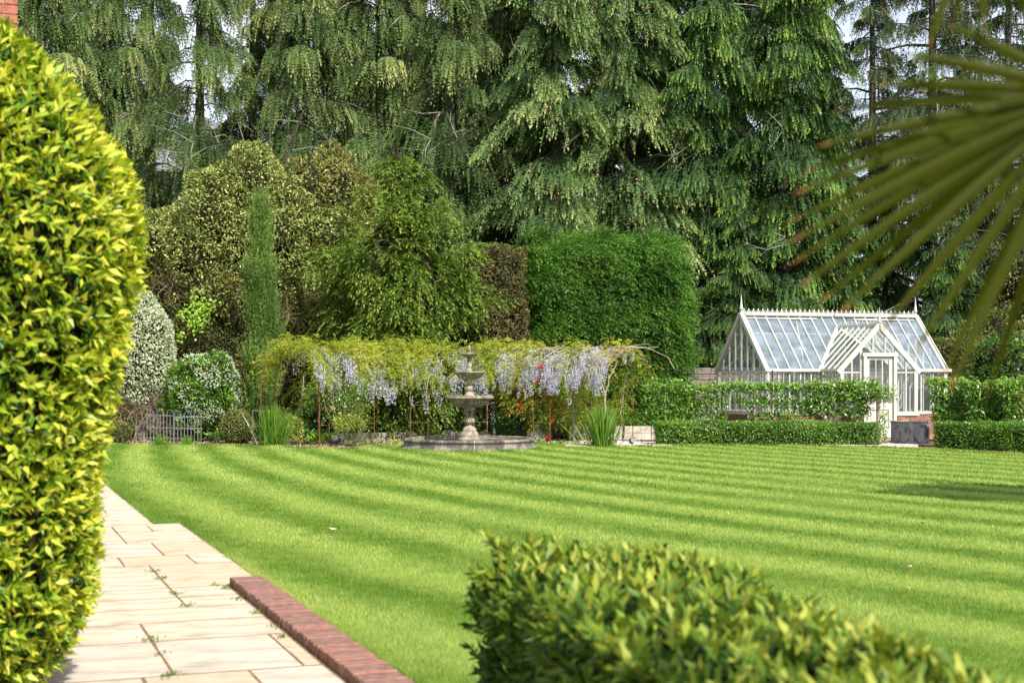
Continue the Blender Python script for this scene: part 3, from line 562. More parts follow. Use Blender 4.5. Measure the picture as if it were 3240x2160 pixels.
# door
dr = link('door', None, gh); dr.location = P3_(PX, PP+.005, .15)
def db(name, a, b, w, d, mat=WH, up=(0, 1, 0)): return MB().bar(a, b, w, d, up).build(name, mat, dr)
hw = DW-.085
for sg in (-1, 1): db('stile', (sg*(hw-.055), 0, 0), (sg*(hw-.055), 0, 2.06), .11, .045)
for z, h in ((.09, .18), (.78, .20), (2.02, .085)): db('door_rail', (-hw+.11, 0, z), (hw-.11, 0, z), .041, h, up=(0, 0, 1))
db('door_panel', (-hw+.11, .012, .43), (hw-.11, .012, .43), .018, .50, up=(0, 0, 1)); db('door_panel', (-hw+.17, -.004, .43), (hw-.17, -.004, .43), .022, .38, up=(0, 0, 1))
for sg in (-1, 1): db('glazing_bar', (sg*.095, 0, .88), (sg*.095, 0, 1.98), .024, .035)
for a, b in ((-hw+.11, -.105), (-.085, .085), (.105, hw-.11)): MB().box((a, -.003, .88), (b, .001, 1.98)).build('pane', WG, dr)
hd = MB(); hd.box((hw-.075, -.035, .86), (hw-.03, -.024, 1.07)); hd.tube([(hw-.05, -.03, .98), (hw-.05, -.075, .98), (hw-.15, -.075, .985)], .011, 6); hd.build('handle', M['brass'], dr)
MB().bar(P3_(PX-DW-.03, PP+.02, .125), P3_(PX+DW+.03, PP+.02, .125), .16, .04).build('threshold', WH, gh)
# brick plinth, brick by brick where it shows
def brickrun(x0, p0, x1, p1, z1, z0=0.0, cap=999, mats=(0, 1, 1, 2, 0, 3)):
    L_ = math.dist((x0, p0), (x1, p1)); ux, up_ = (x1-x0)/L_, (p1-p0)/L_; a = math.atan2(-up_, ux); z = z0; k = 0; rs = []
    MB().bar(P3_(x0, p0, (z0+z1)/2-.01), P3_(x1, p1, (z0+z1)/2-.01), .085, z1-z0-.02, (0, 0, 1)).build('mortar_core', M['mortar'], gh)
    while z < z1-.03:
        h = min(.065, z1-z-.005); s = -.11 if k % 2 else 0.0
        while s < L_-.02:
            a0, a1 = max(s, 0), min(s+.215, L_)
            if a1-a0 > .03: rs.append((x0+ux*(a0+a1)/2, p0+up_*(a0+a1)/2, z+h/2, a1-a0, h, a, mats[R.integers(len(mats))]))
            s += .225
        z += .075; k += 1
    return rs
ubr = []
for k in range(4):
    me = MB().add([(x*.5-.04*np.sign(x)*(abs(y) > .45)*0, y, z) for x in (-1, 1) for y in (-.5, .5) for z in (-.5, .5)], [(0,1,3,2),(4,6,7,5),(0,4,5,1),(2,3,7,6),(0,2,6,4),(1,5,7,3)]).mesh('brick'); me.materials.append(BR[k]); ubr.append(me)
runs = brickrun(PX+DW+.05, PP, PX+PH, PP, SILL-.085) + brickrun(PX+PH+.0, HS, LEN, HS, SILL-.08) + brickrun(PX-PH, PP, PX-DW-.05, PP, SILL-.085) + brickrun(PX-DW-.03, PP+.03, PX+DW+.03, PP+.03, .10, mats=(2, 2, 1)) + brickrun(1.2, HS, PX-PH, HS, SILL-.08) + brickrun(0, HS, 1.2, HS, SILL-.08)
nb = 285
for b in runs[:nb]:
    o = link('brick', ubr[b[6]], gh); o.location = P3_(b[0], b[1], b[2]); o.scale = (b[3]-.004, .105 + R.uniform(-.004, .004), b[4]); o.rotation_euler = (0, 0, b[5])
rest = MB()
for b in runs[nb:] + brickrun(0, -HS, 0, HS, SILL-.08, mats=(3,)) + brickrun(0, -HS, LEN, -HS, SILL-.08, mats=(3,)) + brickrun(LEN, -HS, LEN, HS, SILL-.08) + brickrun(PX+PH, HS, PX+PH, PP, SILL-.08):
    rest.bar((b[0]-b[3]/2*math.cos(b[5]), -b[1]-b[3]/2*math.sin(b[5]), b[2]), (b[0]+b[3]/2*math.cos(b[5]), -b[1]+b[3]/2*math.sin(b[5]), b[2]), .103, b[4])
props(rest.build('brickwork', BR[3], gh), kind='stuff')
MB().box((.1, -HS+.1, .0), (LEN-.1, HS-.1, .03)).build('floor', SLB[1], gh)  # pale floor added to brighten the dark interior
# inside: braces, ties and blinds' cords
for a, b in (((.3, 1.38, .8), (1.5, 1.38, 1.8)), ((1.55, 1.38, 1.8), (.9, 1.38, .8)), ((4.0, 1.35, .8), (4.6, 1.35, 1.8)), ((5.3, 1.35, .8), (4.7, 1.35, 1.8)), ((1.2, 1.25, 2.05), (1.55, .2, 3.2)), ((4.3, 1.2, 2.1), (3.3, .3, 3.1)), ((5.1, 1.25, 2.0), (3.9, .55, 2.75)), ((.1, -1.3, 1.9), (1.4, -.3, 3.0)), ((PX+.55, 2.3, .8), (PX+1.0, 2.3, 1.8)), ((.9, -1.38, .8), (1.9, -1.38, 1.85)), ((4.4, -1.38, .8), (3.4, -1.38, 1.85))):
    MB().tube([P3_(*a), P3_(*b)], .013, 6).build('brace', WH, gh, True)
for x in (.9, 2.0, 3.5, 4.6): MB().tube([P3_(x, -HS, EV-.05), P3_(x, HS-.02, EV-.05)], .011, 6).build('tie_rod', WH, gh, True)
for p in (.45, -.45): MB().tube([P3_(.05, p, RG-.55), P3_(LEN-.05, p, RG-.55)], .014, 6).build('tie_rod', WH, gh, True)
ch = math.cos(GRZ); sh = math.sin(GRZ)
def ghw(x, p, z=0): return (6.19+x*ch+p*sh, 38.4+x*sh-p*ch, z)
bench = thing('potting_bench', ghw(4.5, -.1), 'slatted pale wooden staging bench seen through the glass right of the porch', 'bench', rz=GRZ)
for k in range(5): MB().box((-.7, -.45+k*.19, .78), (.7, -.31+k*.19, .80)).build('slat', WH, bench)
for x in (-.65, .65):
    for y in (-.4, .4): MB().box((x-.03, y-.03, -.0), (x+.03, y+.03, .78)).build('leg', WH, bench)
can = thing('watering_can', ghw(4.15, .5, .90), 'teal watering can standing inside the greenhouse behind the right hand panes', 'watering can', rz=GRZ)
MB().lathe([(.09,0),(.10,.02),(.085,.17),(.075,.18)], n=16).build('body', M['teal'], can, True); MB().tube([(.09,0,.05),(.2,0,.16),(.27,0,.24)], [.018,.013,.011]).build('spout', M['teal'], can, True); MB().tube([(.06,0,.17),(-.02,0,.27),(-.12,0,.2),(-.09,0,.06)], .010).build('handle', M['teal'], can, True)
stand = MB().box((-.25,-.2,0),(.25,.2,.9)); props(stand.build('storage_box', M['wood']), 'dark wooden box inside the greenhouse under the teal watering can', 'box'); bpy.data.objects['storage_box'].location = ghw(4.15, .5); bpy.data.objects['storage_box'].rotation_euler = (0, 0, GRZ)
lamp = thing('pendant_lamp', ghw(1.62, .35, 2.42), 'white enamel lamp shade hanging inside the greenhouse roof', 'lamp')
MB().lathe([(.02,.22),(.05,.20),(.06,.1),(.15,.02),(.16,0)], n=18, cap=False).build('lamp_shade', WH, lamp, True); MB().tube([(0,0,.2),(0,0,.62)], .006).build('cord', M['black'], lamp)
# lead planter in front of the brick plinth, standing diagonally
pl = thing('lead_planter', (*at(2880, 36.0)[:2], 0), 'square grey lead planter with octagonal panels by the greenhouse door', 'planter', rz=rad(36))
hh, hwid = .57, .345
b = MB(); b.lathe([(hwid*1.414, 0), (hwid*1.414, .03), (hwid*1.38, .04), (hwid*1.38, hh-.05), (hwid*1.44, hh-.03), (hwid*1.46, hh), (hwid*1.3, hh), (hwid*1.28, hh-.12)], n=4, a0=math.pi/4, a1=math.pi/4+2*math.pi); b.build('body', M['lead'], pl)
for k in range(4):
    g_ = MB(); w_, h_ = .25, .215; c_ = .12; q8 = [(-w_+c_, -h_), (w_-c_, -h_), (w_, -h_+c_), (w_, h_-c_), (w_-c_, h_), (-w_+c_, h_), (-w_, h_-c_), (-w_, -h_+c_)]
    for i in range(8): (x0, z0), (x1, z1) = q8[i], q8[(i+1) % 8]; g_.bar((x0, -hwid*.985-.012, z0+.275), (x1, -hwid*.985-.012, z1+.275), .030, .05, (0, 1, 0))
    o = g_.build('panel_moulding', M['lead'], pl); o.rotation_euler = (0, 0, k*math.pi/2)
MB().box((-.28,-.28,.3),(.28,.28,.46)).build('soil_fill', M['soil'], pl)

# ================================================================== WALLS, FENCES, HOUSES
def lowwall(name, label, pts, h, lens, group=None, mat=None, course=.11):
    w = thing(name, (0, 0, 0), label, 'wall', group); pts = [np.array(p, float) for p in pts]
    for a, b in zip(pts[:-1], pts[1:]):
        MB().bar((*a, h/2-.03), (*b, h/2-.03), .17, h-.06).build('mortar_core', M['mortar'], w)
        L_ = np.linalg.norm(b-a); u = (b-a)/L_; z = 0
        while z < h-.02:
            s = -float(R.uniform(0, lens)); hh_ = min(course, h-z)
            while s < L_:
                l_ = lens*float(R.uniform(.75, 1.25)); a0, a1 = max(s, 0), min(s+l_, L_)
                if a1-a0 > .05: MB().bar((*(a+u*(a0+.004)), z+hh_/2), (*(a+u*(a1-.004)), z+hh_/2), .19+R.uniform(-.008, .008), hh_-.01).build('stone', mat or M['wallstone'], w)
                s += l_
            z += course
    return w
arc = lambda r, a0, a1, n: [(PCX + r*math.sin(rad(a)), PCY + r*math.cos(rad(a))) for a in np.linspace(a0, a1, n)]
lowwall('retaining_wall', 'low dark stone wall half covered by ivy behind the fountain', arc(5.0, -48, 2, 6), .22, .42, mat=solid('dark_wall_stone', (.10,.085,.07), (.30,.26,.21), scale=7, bump=.008))  # darker stone so the wall stands out less behind the ivy
lowwall('retaining_wall', 'low cream stone wall beside the pale gravel right of the fountain', [at(1800, 38.4)[:2], at(1930, 38.5)[:2], at(2075, 38.2)[:2]], .36, .62, course=.18)
fn = thing('board_fence', (0, 0, 0), 'dark weathered wooden board fence behind the greenhouse', 'fence')
fx = [at(2120, 43.0)[:2], at(2290, 43.3)[:2], at(2460, 43.8)[:2], at(2640, 44.3)[:2], at(2820, 44.8)[:2], at(3010, 45.3)[:2]]
for a, b in zip(fx[:-1], fx[1:]):
    for k in range(11):
        z = .06 + k*.172; MB().add([(a[0], a[1]-.03, z), (b[0], b[1]-.03, z), (b[0], b[1]-.005, z+.18), (a[0], a[1]-.005, z+.18), (a[0], a[1]+.02, z), (b[0], b[1]+.02, z), (b[0], b[1]+.02, z+.18), (a[0], a[1]+.02, z+.18)],
            [(0,1,2,3),(5,4,7,6),(3,2,6,7),(0,4,5,1),(0,3,7,4),(1,5,6,2)]).build('board', M['wood'], fn)
for a in fx: MB().box((a[0]-.06, a[1]+.03, 0), (a[0]+.06, a[1]+.14, 2.0)).build('fence_post', M['wood'], fn)
def hoopfence(label, x0, D0, x1, D1, n, h):
    f = thing('hoop_top_fence', (*at(x0, D0)[:2], 0), label, 'fence', 'hoop topped iron fence panels by the white flowered bush'); a = np.zeros(2); b = np.array(at(x1, D1)[:2]) - np.array(at(x0, D0)[:2]); st = (b-a)/n
    for i in range(n+1): q = a+st*i; MB().tube([(*q, 0), (*q, h-.12 if i % 3 != 1 or True else h)], .0085, 5).build('picket', M['iron'], f)
    for i in range(0, n-1, 3):
        q0, q1 = a+st*i, a+st*(i+2); r = np.linalg.norm(q1-q0)/2; MB().tube([(*(q0+(q1-q0)*(.5-.5*math.cos(t))), h-.12+.13*math.sin(t)) for t in np.linspace(0, math.pi, 9)], .008, 5).build('hoop', M['iron'], f)
    for z in (h-.14, h*.48): MB().bar((*a, z), (*b, z), .012, .02).build('rail', M['iron'], f)
hoopfence('left grey hoop topped iron fence panel beside the small clipped ball', 465, 35.7, 549, 35.5, 8, .86)
hoopfence('right grey hoop topped iron fence panel in front of the white flowered bush', 552, 35.5, 636, 35.6, 8, .83)
ps_ = thing('plant_support', (*at(800, 34.9)[:2], 0), 'dark iron frame supporting the sword leaved clump at the left', 'plant support')
for x in (0, .16, .46, .5): MB().tube([(x, 0, 0), (x, 0, .86)], .009, 5).build('picket', M['iron'], ps_)
for z in (.86, .48): MB().tube([(-.02, 0, z), (.52, 0, z-.02)], .010, 5).build('rail', M['iron'], ps_)
hs = thing('pale_house', (*at(660, 66)[:2], 0), 'pale rendered house glimpsed through the conifers at the left', 'house')
MB().box((-4.2, 0, 0), (1.1, 6, 11.2)).build('wall', M['render'], hs); MB().add([(-4.6,-.5,11.15),(1.5,-.5,11.15),(1.5,6.5,11.15),(-4.6,6.5,11.15),(-4.6,3,14),(1.5,3,14)], [(0,1,5,4),(2,3,4,5),(1,2,5),(3,0,4),(0,3,2,1)]).build('roof', M['slate'], hs)
for x in (-3.4, -1.9, -.4):
    for z in (8.9, 10.0)[:1]: w_ = MB().box((x-.35, -.05, z), (x+.35, .02, z+1.5)).build('window_frame', M['white'], hs); MB().box((x-.29, -.06, z+.06), (x+.29, -.045, z+1.44)).build('pane', M['glassdark'], w_)
# corner of the red brick house, top left
bh = thing('brick_house', (-3.93, 11.3, 0), 'corner of a red brick house showing above the big yellow green bush', 'house', rz=PRZ)
mc = MB().box((-5, .012, 0), (-.012, 6, 7)).build('wall', M['mortar'], bh)
k = 0; z = 0.0; bs = MB(); hbm = []
for q in range(4): me = MB().box((-.5, -.5, -.5), (.5, .5, .5)).mesh('brick'); me.materials.append(BR[q]); hbm.append(me)
while z < 6.95:
    s = 0.0 if k % 2 else .105; xs = [(0, .1)] if not k % 2 else []
    while s < 4.6: xs.append((s+.0, s+.215)); s += .225
    for a0, a1 in xs:
        if 3.9 < z < 5.4 and a0 < .75: o = link('brick', hbm[(0, 0, 2, 1)[R.integers(4)]], mc); o.location = (-(a0+a1)/2, .05, z+.0325); o.scale = (a1-a0, .1+R.uniform(-.006, .006), .065)
        else: bs.box((-a1, -.002, z), (-a0, .1, z+.065))
    z += .075; k += 1
props(bs.build('brickwork', BR[1], mc), kind='stuff')
# spotlights
def spot(px, D, label, mat, r, tilt):
    o = thing('garden_spotlight', (*at(px, D)[:2], .0), label, 'spotlight'); h = MB().lathe([(r*.5,-.1),(r,-.05),(r,.1),(r*1.1,.11),(r*.9,.10)], n=14).build('lamp_head', mat, o, True); h.location = (0, 0, .14); h.rotation_euler = tilt; MB().tube([(0,0,-.02),(0,0,.1)], .012).build('spike', mat, o)
spot(1048, 34.2, 'black garden spotlight tilted up at the foot of the rose', M['black'], .045, (.3, -1.1, 0)); spot(1066, 34.1, 'second black garden spotlight facing right beside the first at the rose', M['black'], .04, (.2, 1.2, 0))
spot(2000, 34.6, 'small grey round spotlight lying on the gravel right of the tall sword leaved clump', M['iron'], .075, (1.3, 0, .3))
b = MB().lathe([(.0,0),(.30,.0),(.33,.12),(.27,.24),(.16,.29),(0,.30)], n=11, rf=lambda r, z, t, j: r*(1+.14*math.sin(t*3+z*9)+.08*math.sin(t*5))).build('boulder', solid('grey_boulder', (.16,.17,.16), (.36,.37,.35), scale=6, bump=.02), None, True); b.location = (*at(1706, 37.6)[:2], 0); props(b, 'pale grey boulder behind the rusty arch right of the fountain', 'rock')

# ================================================================== VEGETATION MATERIALS
G = {}
G['bush'] = leafmat('yellow_green_leaf', [(0,(.016,.050,.008)),(.22,(.05,.14,.010)),(.42,(.16,.28,.015)),(.68,(.36,.44,.022)),(1,(.66,.64,.08))], rough=.42, trans=.35, spec=.35)
G['laurel'] = leafmat('laurel_leaf', [(0,(.012,.035,.008)),(.4,(.045,.11,.014)),(.7,(.12,.21,.022)),(.9,(.27,.33,.035)),(1,(.36,.38,.06))], rough=.5, trans=.3, spec=.25)
G['hang'] = leafmat('cypress_spray', [(0,(.014,.026,.010)),(.4,(.052,.088,.028)),(.75,(.140,.190,.060)),(.93,(.29,.31,.12)),(1,(.28,.17,.11))], rough=.75, trans=.25, spec=.08, gain=1.4)
G['thuja'] = leafmat('thuja_spray', [(0,(.014,.030,.012)),(.4,(.052,.098,.032)),(.75,(.15,.22,.070)),(.93,(.29,.34,.13)),(1,(.36,.17,.10))], rough=.7, trans=.25, spec=.1, gain=1.35)
G['spruce'] = leafmat('spruce_shoot', [(0,(.012,.030,.010)),(.45,(.036,.075,.020)),(.75,(.085,.155,.028)),(1,(.19,.28,.045))], rough=.5, trans=.2, spec=.15, gain=1.5)
G['fspruce'] = leafmat('far_spruce_shoot', [(0,(.018,.030,.016)),(.45,(.045,.070,.028)),(.8,(.10,.135,.035)),(1,(.22,.24,.06))], rough=.55, trans=.2, spec=.1, gain=1.3)
G['ley'] = leafmat('clipped_cypress', [(0,(.022,.060,.012)),(.5,(.085,.20,.026)),(1,(.23,.40,.055))], rough=.6, trans=.3, spec=.12)
G['yew'] = leafmat('yew_leaf', [(0,(.04,.055,.018)),(.5,(.13,.15,.045)),(.85,(.30,.25,.06)),(1,(.46,.33,.07))], rough=.6, trans=.25, spec=.15)
G['byew'] = leafmat('bronze_yew_leaf', [(0,(.035,.036,.018)),(.5,(.13,.125,.050)),(.85,(.28,.20,.075)),(1,(.44,.27,.09))], rough=.6, trans=.25, spec=.15)
G['holly'] = leafmat('variegated_leaf', [(0,(.035,.055,.012)),(.4,(.14,.18,.035)),(.7,(.32,.36,.10)),(1,(.52,.53,.22))], rough=.5, trans=.25, spec=.25)
G['bholly'] = leafmat('brownish_variegated_leaf', [(0,(.03,.04,.012)),(.4,(.13,.14,.038)),(.7,(.30,.30,.09)),(1,(.50,.45,.17))], rough=.5, trans=.25, spec=.2)
G['lawson'] = leafmat('lawson_spray', [(0,(.035,.070,.014)),(.5,(.13,.21,.032)),(1,(.32,.40,.07))], rough=.6, trans=.3, spec=.12)
G['italian'] = leafmat('italian_cypress_spray', [(0,(.024,.05,.012)),(.5,(.09,.165,.035)),(1,(.24,.34,.08))], rough=.7, trans=.2, spec=.1)
G['pitto'] = leafmat('silver_leaf', [(0,(.14,.18,.09)),(.4,(.40,.46,.29)),(1,(.74,.78,.60))], rough=.45, trans=.25, spec=.2)
G['choisya'] = leafmat('choisya_leaf', [(0,(.020,.06,.012)),(.5,(.09,.21,.018)),(1,(.27,.42,.035))], rough=.35, trans=.3, spec=.4, gain=1.1)
G['white'] = leafmat('white_petal', [(0,(.66,.66,.64)),(1,(.84,.84,.82))], rough=.5, trans=.3)
G['box'] = leafmat('box_leaf', [(0,(.03,.045,.012)),(.5,(.14,.17,.035)),(.8,(.30,.27,.09)),(1,(.34,.18,.09))], rough=.4, trans=.25, gain=1.2)
G['iris'] = leafmat('sword_leaf', [(0,(.05,.11,.020)),(.6,(.12,.25,.030)),(.9,(.22,.36,.05)),(1,(.42,.40,.20))], rough=.35, trans=.4, spec=.4)
G['wist'] = leafmat('wisteria_leaf', [(0,(.07,.13,.018)),(.4,(.22,.30,.030)),(.8,(.44,.48,.060)),(1,(.52,.40,.10))], rough=.5, trans=.4, spec=.2)
G['lilac'] = leafmat('lilac_petal', [(0,(.50,.49,.62)),(.5,(.66,.65,.76)),(1,(.84,.83,.87))], rough=.5, trans=.35, tcol=(1,1,1.03))
G['nandina'] = leafmat('nandina_leaf', [(0,(.03,.07,.012)),(.5,(.16,.22,.025)),(.85,(.38,.36,.04)),(1,(.42,.22,.05))], rough=.4, trans=.35, gain=1.2)
G['red'] = leafmat('red_shoot', [(0,(.28,.012,.014)),(1,(.52,.05,.03))], rough=.4, trans=.35, tcol=(1.3,.5,.5))
G['ivy'] = leafmat('ivy_leaf', [(0,(.018,.050,.012)),(.5,(.06,.14,.022)),(1,(.17,.29,.06))], rough=.25, trans=.2, spec=.6, gain=1.3)
G['rose'] = leafmat('rose_leaf', [(0,(.025,.065,.016)),(.5,(.09,.17,.03)),(1,(.28,.36,.05))], rough=.35, trans=.3, spec=.5, gain=1.2)
G['lime'] = leafmat('lime_shrub_leaf', [(0,(.07,.12,.02)),(.5,(.26,.32,.04)),(1,(.50,.50,.12))], rough=.4, trans=.35)
G['apple'] = leafmat('apple_leaf', [(0,(.022,.070,.012)),(.5,(.085,.19,.022)),(1,(.23,.37,.05))], rough=.35, trans=.35, spec=.45, gain=1.15)
G['dead'] = leafmat('dead_foliage', [(0,(.06,.035,.02)),(1,(.26,.16,.09))], rough=.8, trans=.1)
G['pinkp'] = leafmat('pink_petal', [(0,(.72,.50,.46)),(1,(.86,.72,.66))], rough=.5, trans=.4, tcol=(1.1,.9,.9))

# ================================================================== NEAR PLANTS
def leafmesh(name, L_, W_, curl, mat, v):
    b = MB(); V = [(0,0,0)]; Fs = []; n = 4
    for i in range(1, n):
        t = i/n; w = W_/2*math.sin(math.pi*t**.8)**.8; z = -curl*t*t*L_; V += [(-w, t*L_, z+.18*w), (0, t*L_, z), (w, t*L_, z+.18*w)]
    V.append((0, L_, -curl*L_)); e = len(V)-1
    Fs += [(0,2,1),(0,3,2)]
    for i in range(n-2): o = 1+3*i; Fs += [(o,o+1,o+4,o+3),(o+1,o+2,o+5,o+4)]
    o = 1+3*(n-2); Fs += [(o,o+1,e),(o+1,o+2,e)]
    me = b.add(V, Fs).mesh(name, True); me.materials.append(mat); a = me.attributes.new('v', 'FLOAT', 'FACE'); a.data.foreach_set('value', [v]*len(me.polygons)); return me
def big_leaves(parent, P, A, N, mat, Ls, vs, name='leaf'):
    ms = [leafmesh(name, 1, w, c, mat, v) for v in vs for w, c in ((.34, .18), (.30, .35))]
    for i in range(len(P)):
        a = Vector(A[i]).normalized(); s = a.cross(Vector(N[i])).normalized(); u = s.cross(a); o = link(name, ms[R.integers(len(ms))], parent)
        k = float(Ls[i]); o.matrix_local = Matrix(((s.x*k, a.x*k, u.x*k, P[i][0]), (s.y*k, a.y*k, u.y*k, P[i][1]), (s.z*k, a.z*k, u.z*k, P[i][2]), (0,0,0,1)))
# big yellow green clipped bush, left foreground: surface of revolution
BD = 7.6; BC = at(-260, BD)[0]
sil = [(62,85),(179,190),(275,295),(358,420),(427,551),(448,716),(446,895),(420,1075),(392,1240),(372,1378),(350,1543),(345,1694),(310,1850),(290,1960),(215,2066),(150,2160)]
zs = np.array([zat(y, BD) for x, y in sil][::-1]); rs = np.array([at(x-62, BD)[0]-BC for x, y in sil][::-1]); zs = np.concatenate([[0], zs, [3.60, 3.62]]); rs = np.concatenate([[rs[0]*.8], rs, [rs[-1]*.5, .02]])
bu = thing('clipped_bush', (BC, BD, 0), 'large egg shaped clipped bush with glossy yellow green leaves in the left foreground', 'bush')
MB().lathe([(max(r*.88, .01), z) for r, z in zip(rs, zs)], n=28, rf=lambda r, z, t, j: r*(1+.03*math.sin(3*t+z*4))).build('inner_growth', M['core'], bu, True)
def rev_pts(n, zs, rs, a0, a1):
    w = rs+.05; z = np.interp(R.uniform(0, 1, n), np.concatenate([[0], np.cumsum((w[1:]+w[:-1])*np.hypot(np.diff(zs), np.diff(rs)))])/((w[1:]+w[:-1])*np.hypot(np.diff(zs), np.diff(rs))).sum(), zs)
    r = np.interp(z, zs, rs); dr_ = (np.interp(z+.04, zs, rs)-np.interp(z-.04, zs, rs))/.08; t = R.uniform(a0, a1, n)
    P = np.stack([r*np.cos(t), r*np.sin(t), z], 1); N = nrm(np.stack([np.cos(t), np.sin(t), -dr_.clip(-4, 4)], 1)); return P + N*(noise(P, 1.2, 5)*.035 + noise(P, 3.1, 6)*.025)[:, None], N
def shoots(P, N, k, Lr, spread=.75, up=.35):
    """rosettes of k leaves round each shoot tip"""
    n = len(P); ax = nrm(N + R.normal(0, .4, (n, 3)) + (0, 0, up)); Ps, As, Ns, Ts = [], [], [], []
    for i in range(k):
        t = i/k; d = nrm(R.normal(0, 1, (n, 3))); d = nrm(d - ax*(d*ax).sum(1, keepdims=True)); A = nrm(ax*(1.0-.9*t) + d*spread)
        Ps.append(P + ax*(.035*(1-t)-.02)[..., None] if False else P + ax*(.03*(1-t)-.03*t)); As.append(A); Ns.append(nrm(ax + .2*d)); Ts.append(np.full(n, 1-t))
    return [np.concatenate(x) for x in (Ps, As, Ns, Ts)]
P, N = rev_pts(6800, zs, rs, -math.pi*.86, math.pi*.36); P = P - N*R.exponential(.035, len(P))[:, None]
P_, A_, N_, T_ = shoots(P, N, 5, .07); V_ = .10 + .68*T_ + R.normal(0, .17, len(P_)) + noise(P_, .5, 3)*.08
sel = R.permutation(len(P_)); score = P_[sel, 1] + R.uniform(0, 1.2, len(sel)); near = sel[np.argsort(score)[:300]]; far = np.setdiff1d(sel, near)
leaves('foliage', P_[far], A_[far], N_[far], R.uniform(.05, .095, len(far)), R.uniform(.020, .033, len(far)), V_[far], G['bush'], bu, fold=.25, kind='stuff')
big_leaves(bu, P_[near], A_[near], N_[near], G['bush'], R.uniform(.06, .10, 300), (.35, .6, .85))
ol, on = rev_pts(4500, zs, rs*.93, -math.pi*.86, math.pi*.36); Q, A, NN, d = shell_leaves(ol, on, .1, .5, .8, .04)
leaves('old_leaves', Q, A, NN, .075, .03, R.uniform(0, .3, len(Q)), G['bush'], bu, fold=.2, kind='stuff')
# foreground hedge
HA = np.array((.245, 5.9)); HB = np.array((.93, 2.3)); HL = float(np.linalg.norm(HB-HA)); hrz = math.atan2(HB[1]-HA[1], HB[0]-HA[0])   # local x runs to the camera, local y to the right... width .84
HWd = .76; HH = .97
hd_ = thing('clipped_hedge', (*(HA - np.array((-math.sin(hrz), math.cos(hrz)))*HWd/2), 0), 'waist high clipped laurel hedge with reddish stalks in the right foreground', 'hedge', rz=hrz)
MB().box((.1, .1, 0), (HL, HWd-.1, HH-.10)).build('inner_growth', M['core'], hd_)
def hedge_round(P, N):   # fatter round shoulders
    return P
P, N = box_pts(5200, HL, HWd, HH, 'fTlb', bump=.035, bf=1.3, seed=11, rnd=.12); P = P - N*R.exponential(.03, len(P))[:, None]
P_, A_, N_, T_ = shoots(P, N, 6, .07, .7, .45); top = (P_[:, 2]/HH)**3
V_ = .14 + .50*T_*(.4+.75*top) + R.normal(0, .13, len(P_)) + .14*top*(T_ > .6)  # shoot tips yellower; colour also lightened upward, painting in sunlight on the top
sel = R.permutation(len(P_)); score = np.abs(P_[sel, 0]-1.6) + R.uniform(0, 1.5, len(sel)) + (P_[sel, 2] < .8)*1.0; near = sel[np.argsort(score)[:300]]; far = np.setdiff1d(sel, near)
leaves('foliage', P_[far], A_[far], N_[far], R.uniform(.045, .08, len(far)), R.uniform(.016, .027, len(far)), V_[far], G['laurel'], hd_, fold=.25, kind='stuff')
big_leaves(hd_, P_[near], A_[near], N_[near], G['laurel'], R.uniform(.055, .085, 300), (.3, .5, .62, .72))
k_ = R.permutation(len(P))[:1400]; leaves('stalks', P[k_]-N[k_]*.03, N[k_]+R.normal(0, .5, (1400, 3)), R.normal(0, 1, (1400, 3)), .06, .005, 1.0, G['laurel'], hd_, kind='stuff')

# palm
pm = thing('fan_palm', (1.75, 3.0, 0), 'fan palm with long narrow leaflets reaching in from the right edge', 'palm')
PG = solid('palm_leaflet', (.085,.115,.006), (.15,.185,.010), rough=.45, scale=6); PT = solid('dry_palm_tip', (.12,.06,.008), (.20,.10,.012), scale=30)
mpg, t, o = newmat('palm_leaf'); p = t.nodes.new('ShaderNodeBsdfPrincipled'); tr = t.nodes.new('ShaderNodeBsdfTranslucent'); x = t.nodes.new('ShaderNodeMixShader'); x.inputs[0].default_value = .35
p.inputs['Base Color'].default_value = (.040,.050,.003,1); p.inputs['Roughness'].default_value = .65; p.inputs['Specular IOR Level'].default_value = .12; tr.inputs[0].default_value = (.15,.17,.003,1)
t.links.new(p.outputs[0], x.inputs[1]); t.links.new(tr.outputs[0], x.inputs[2]); t.links.new(x.outputs[0], o.inputs[0])
def pix(px, py, D): return np.array(((px-1620)/F*D, D, zat(py, D)))
MB().lathe([(.13,0),(.12,.8),(.14,1.4),(.17,2.0),(.10,2.15)], n=14, rf=lambda r, z, t, j: r*(1+.08*math.sin(7*t+j*2))).build('trunk', M['bark'], pm, True)
PO3 = np.array((1.75, 3.0, 0))
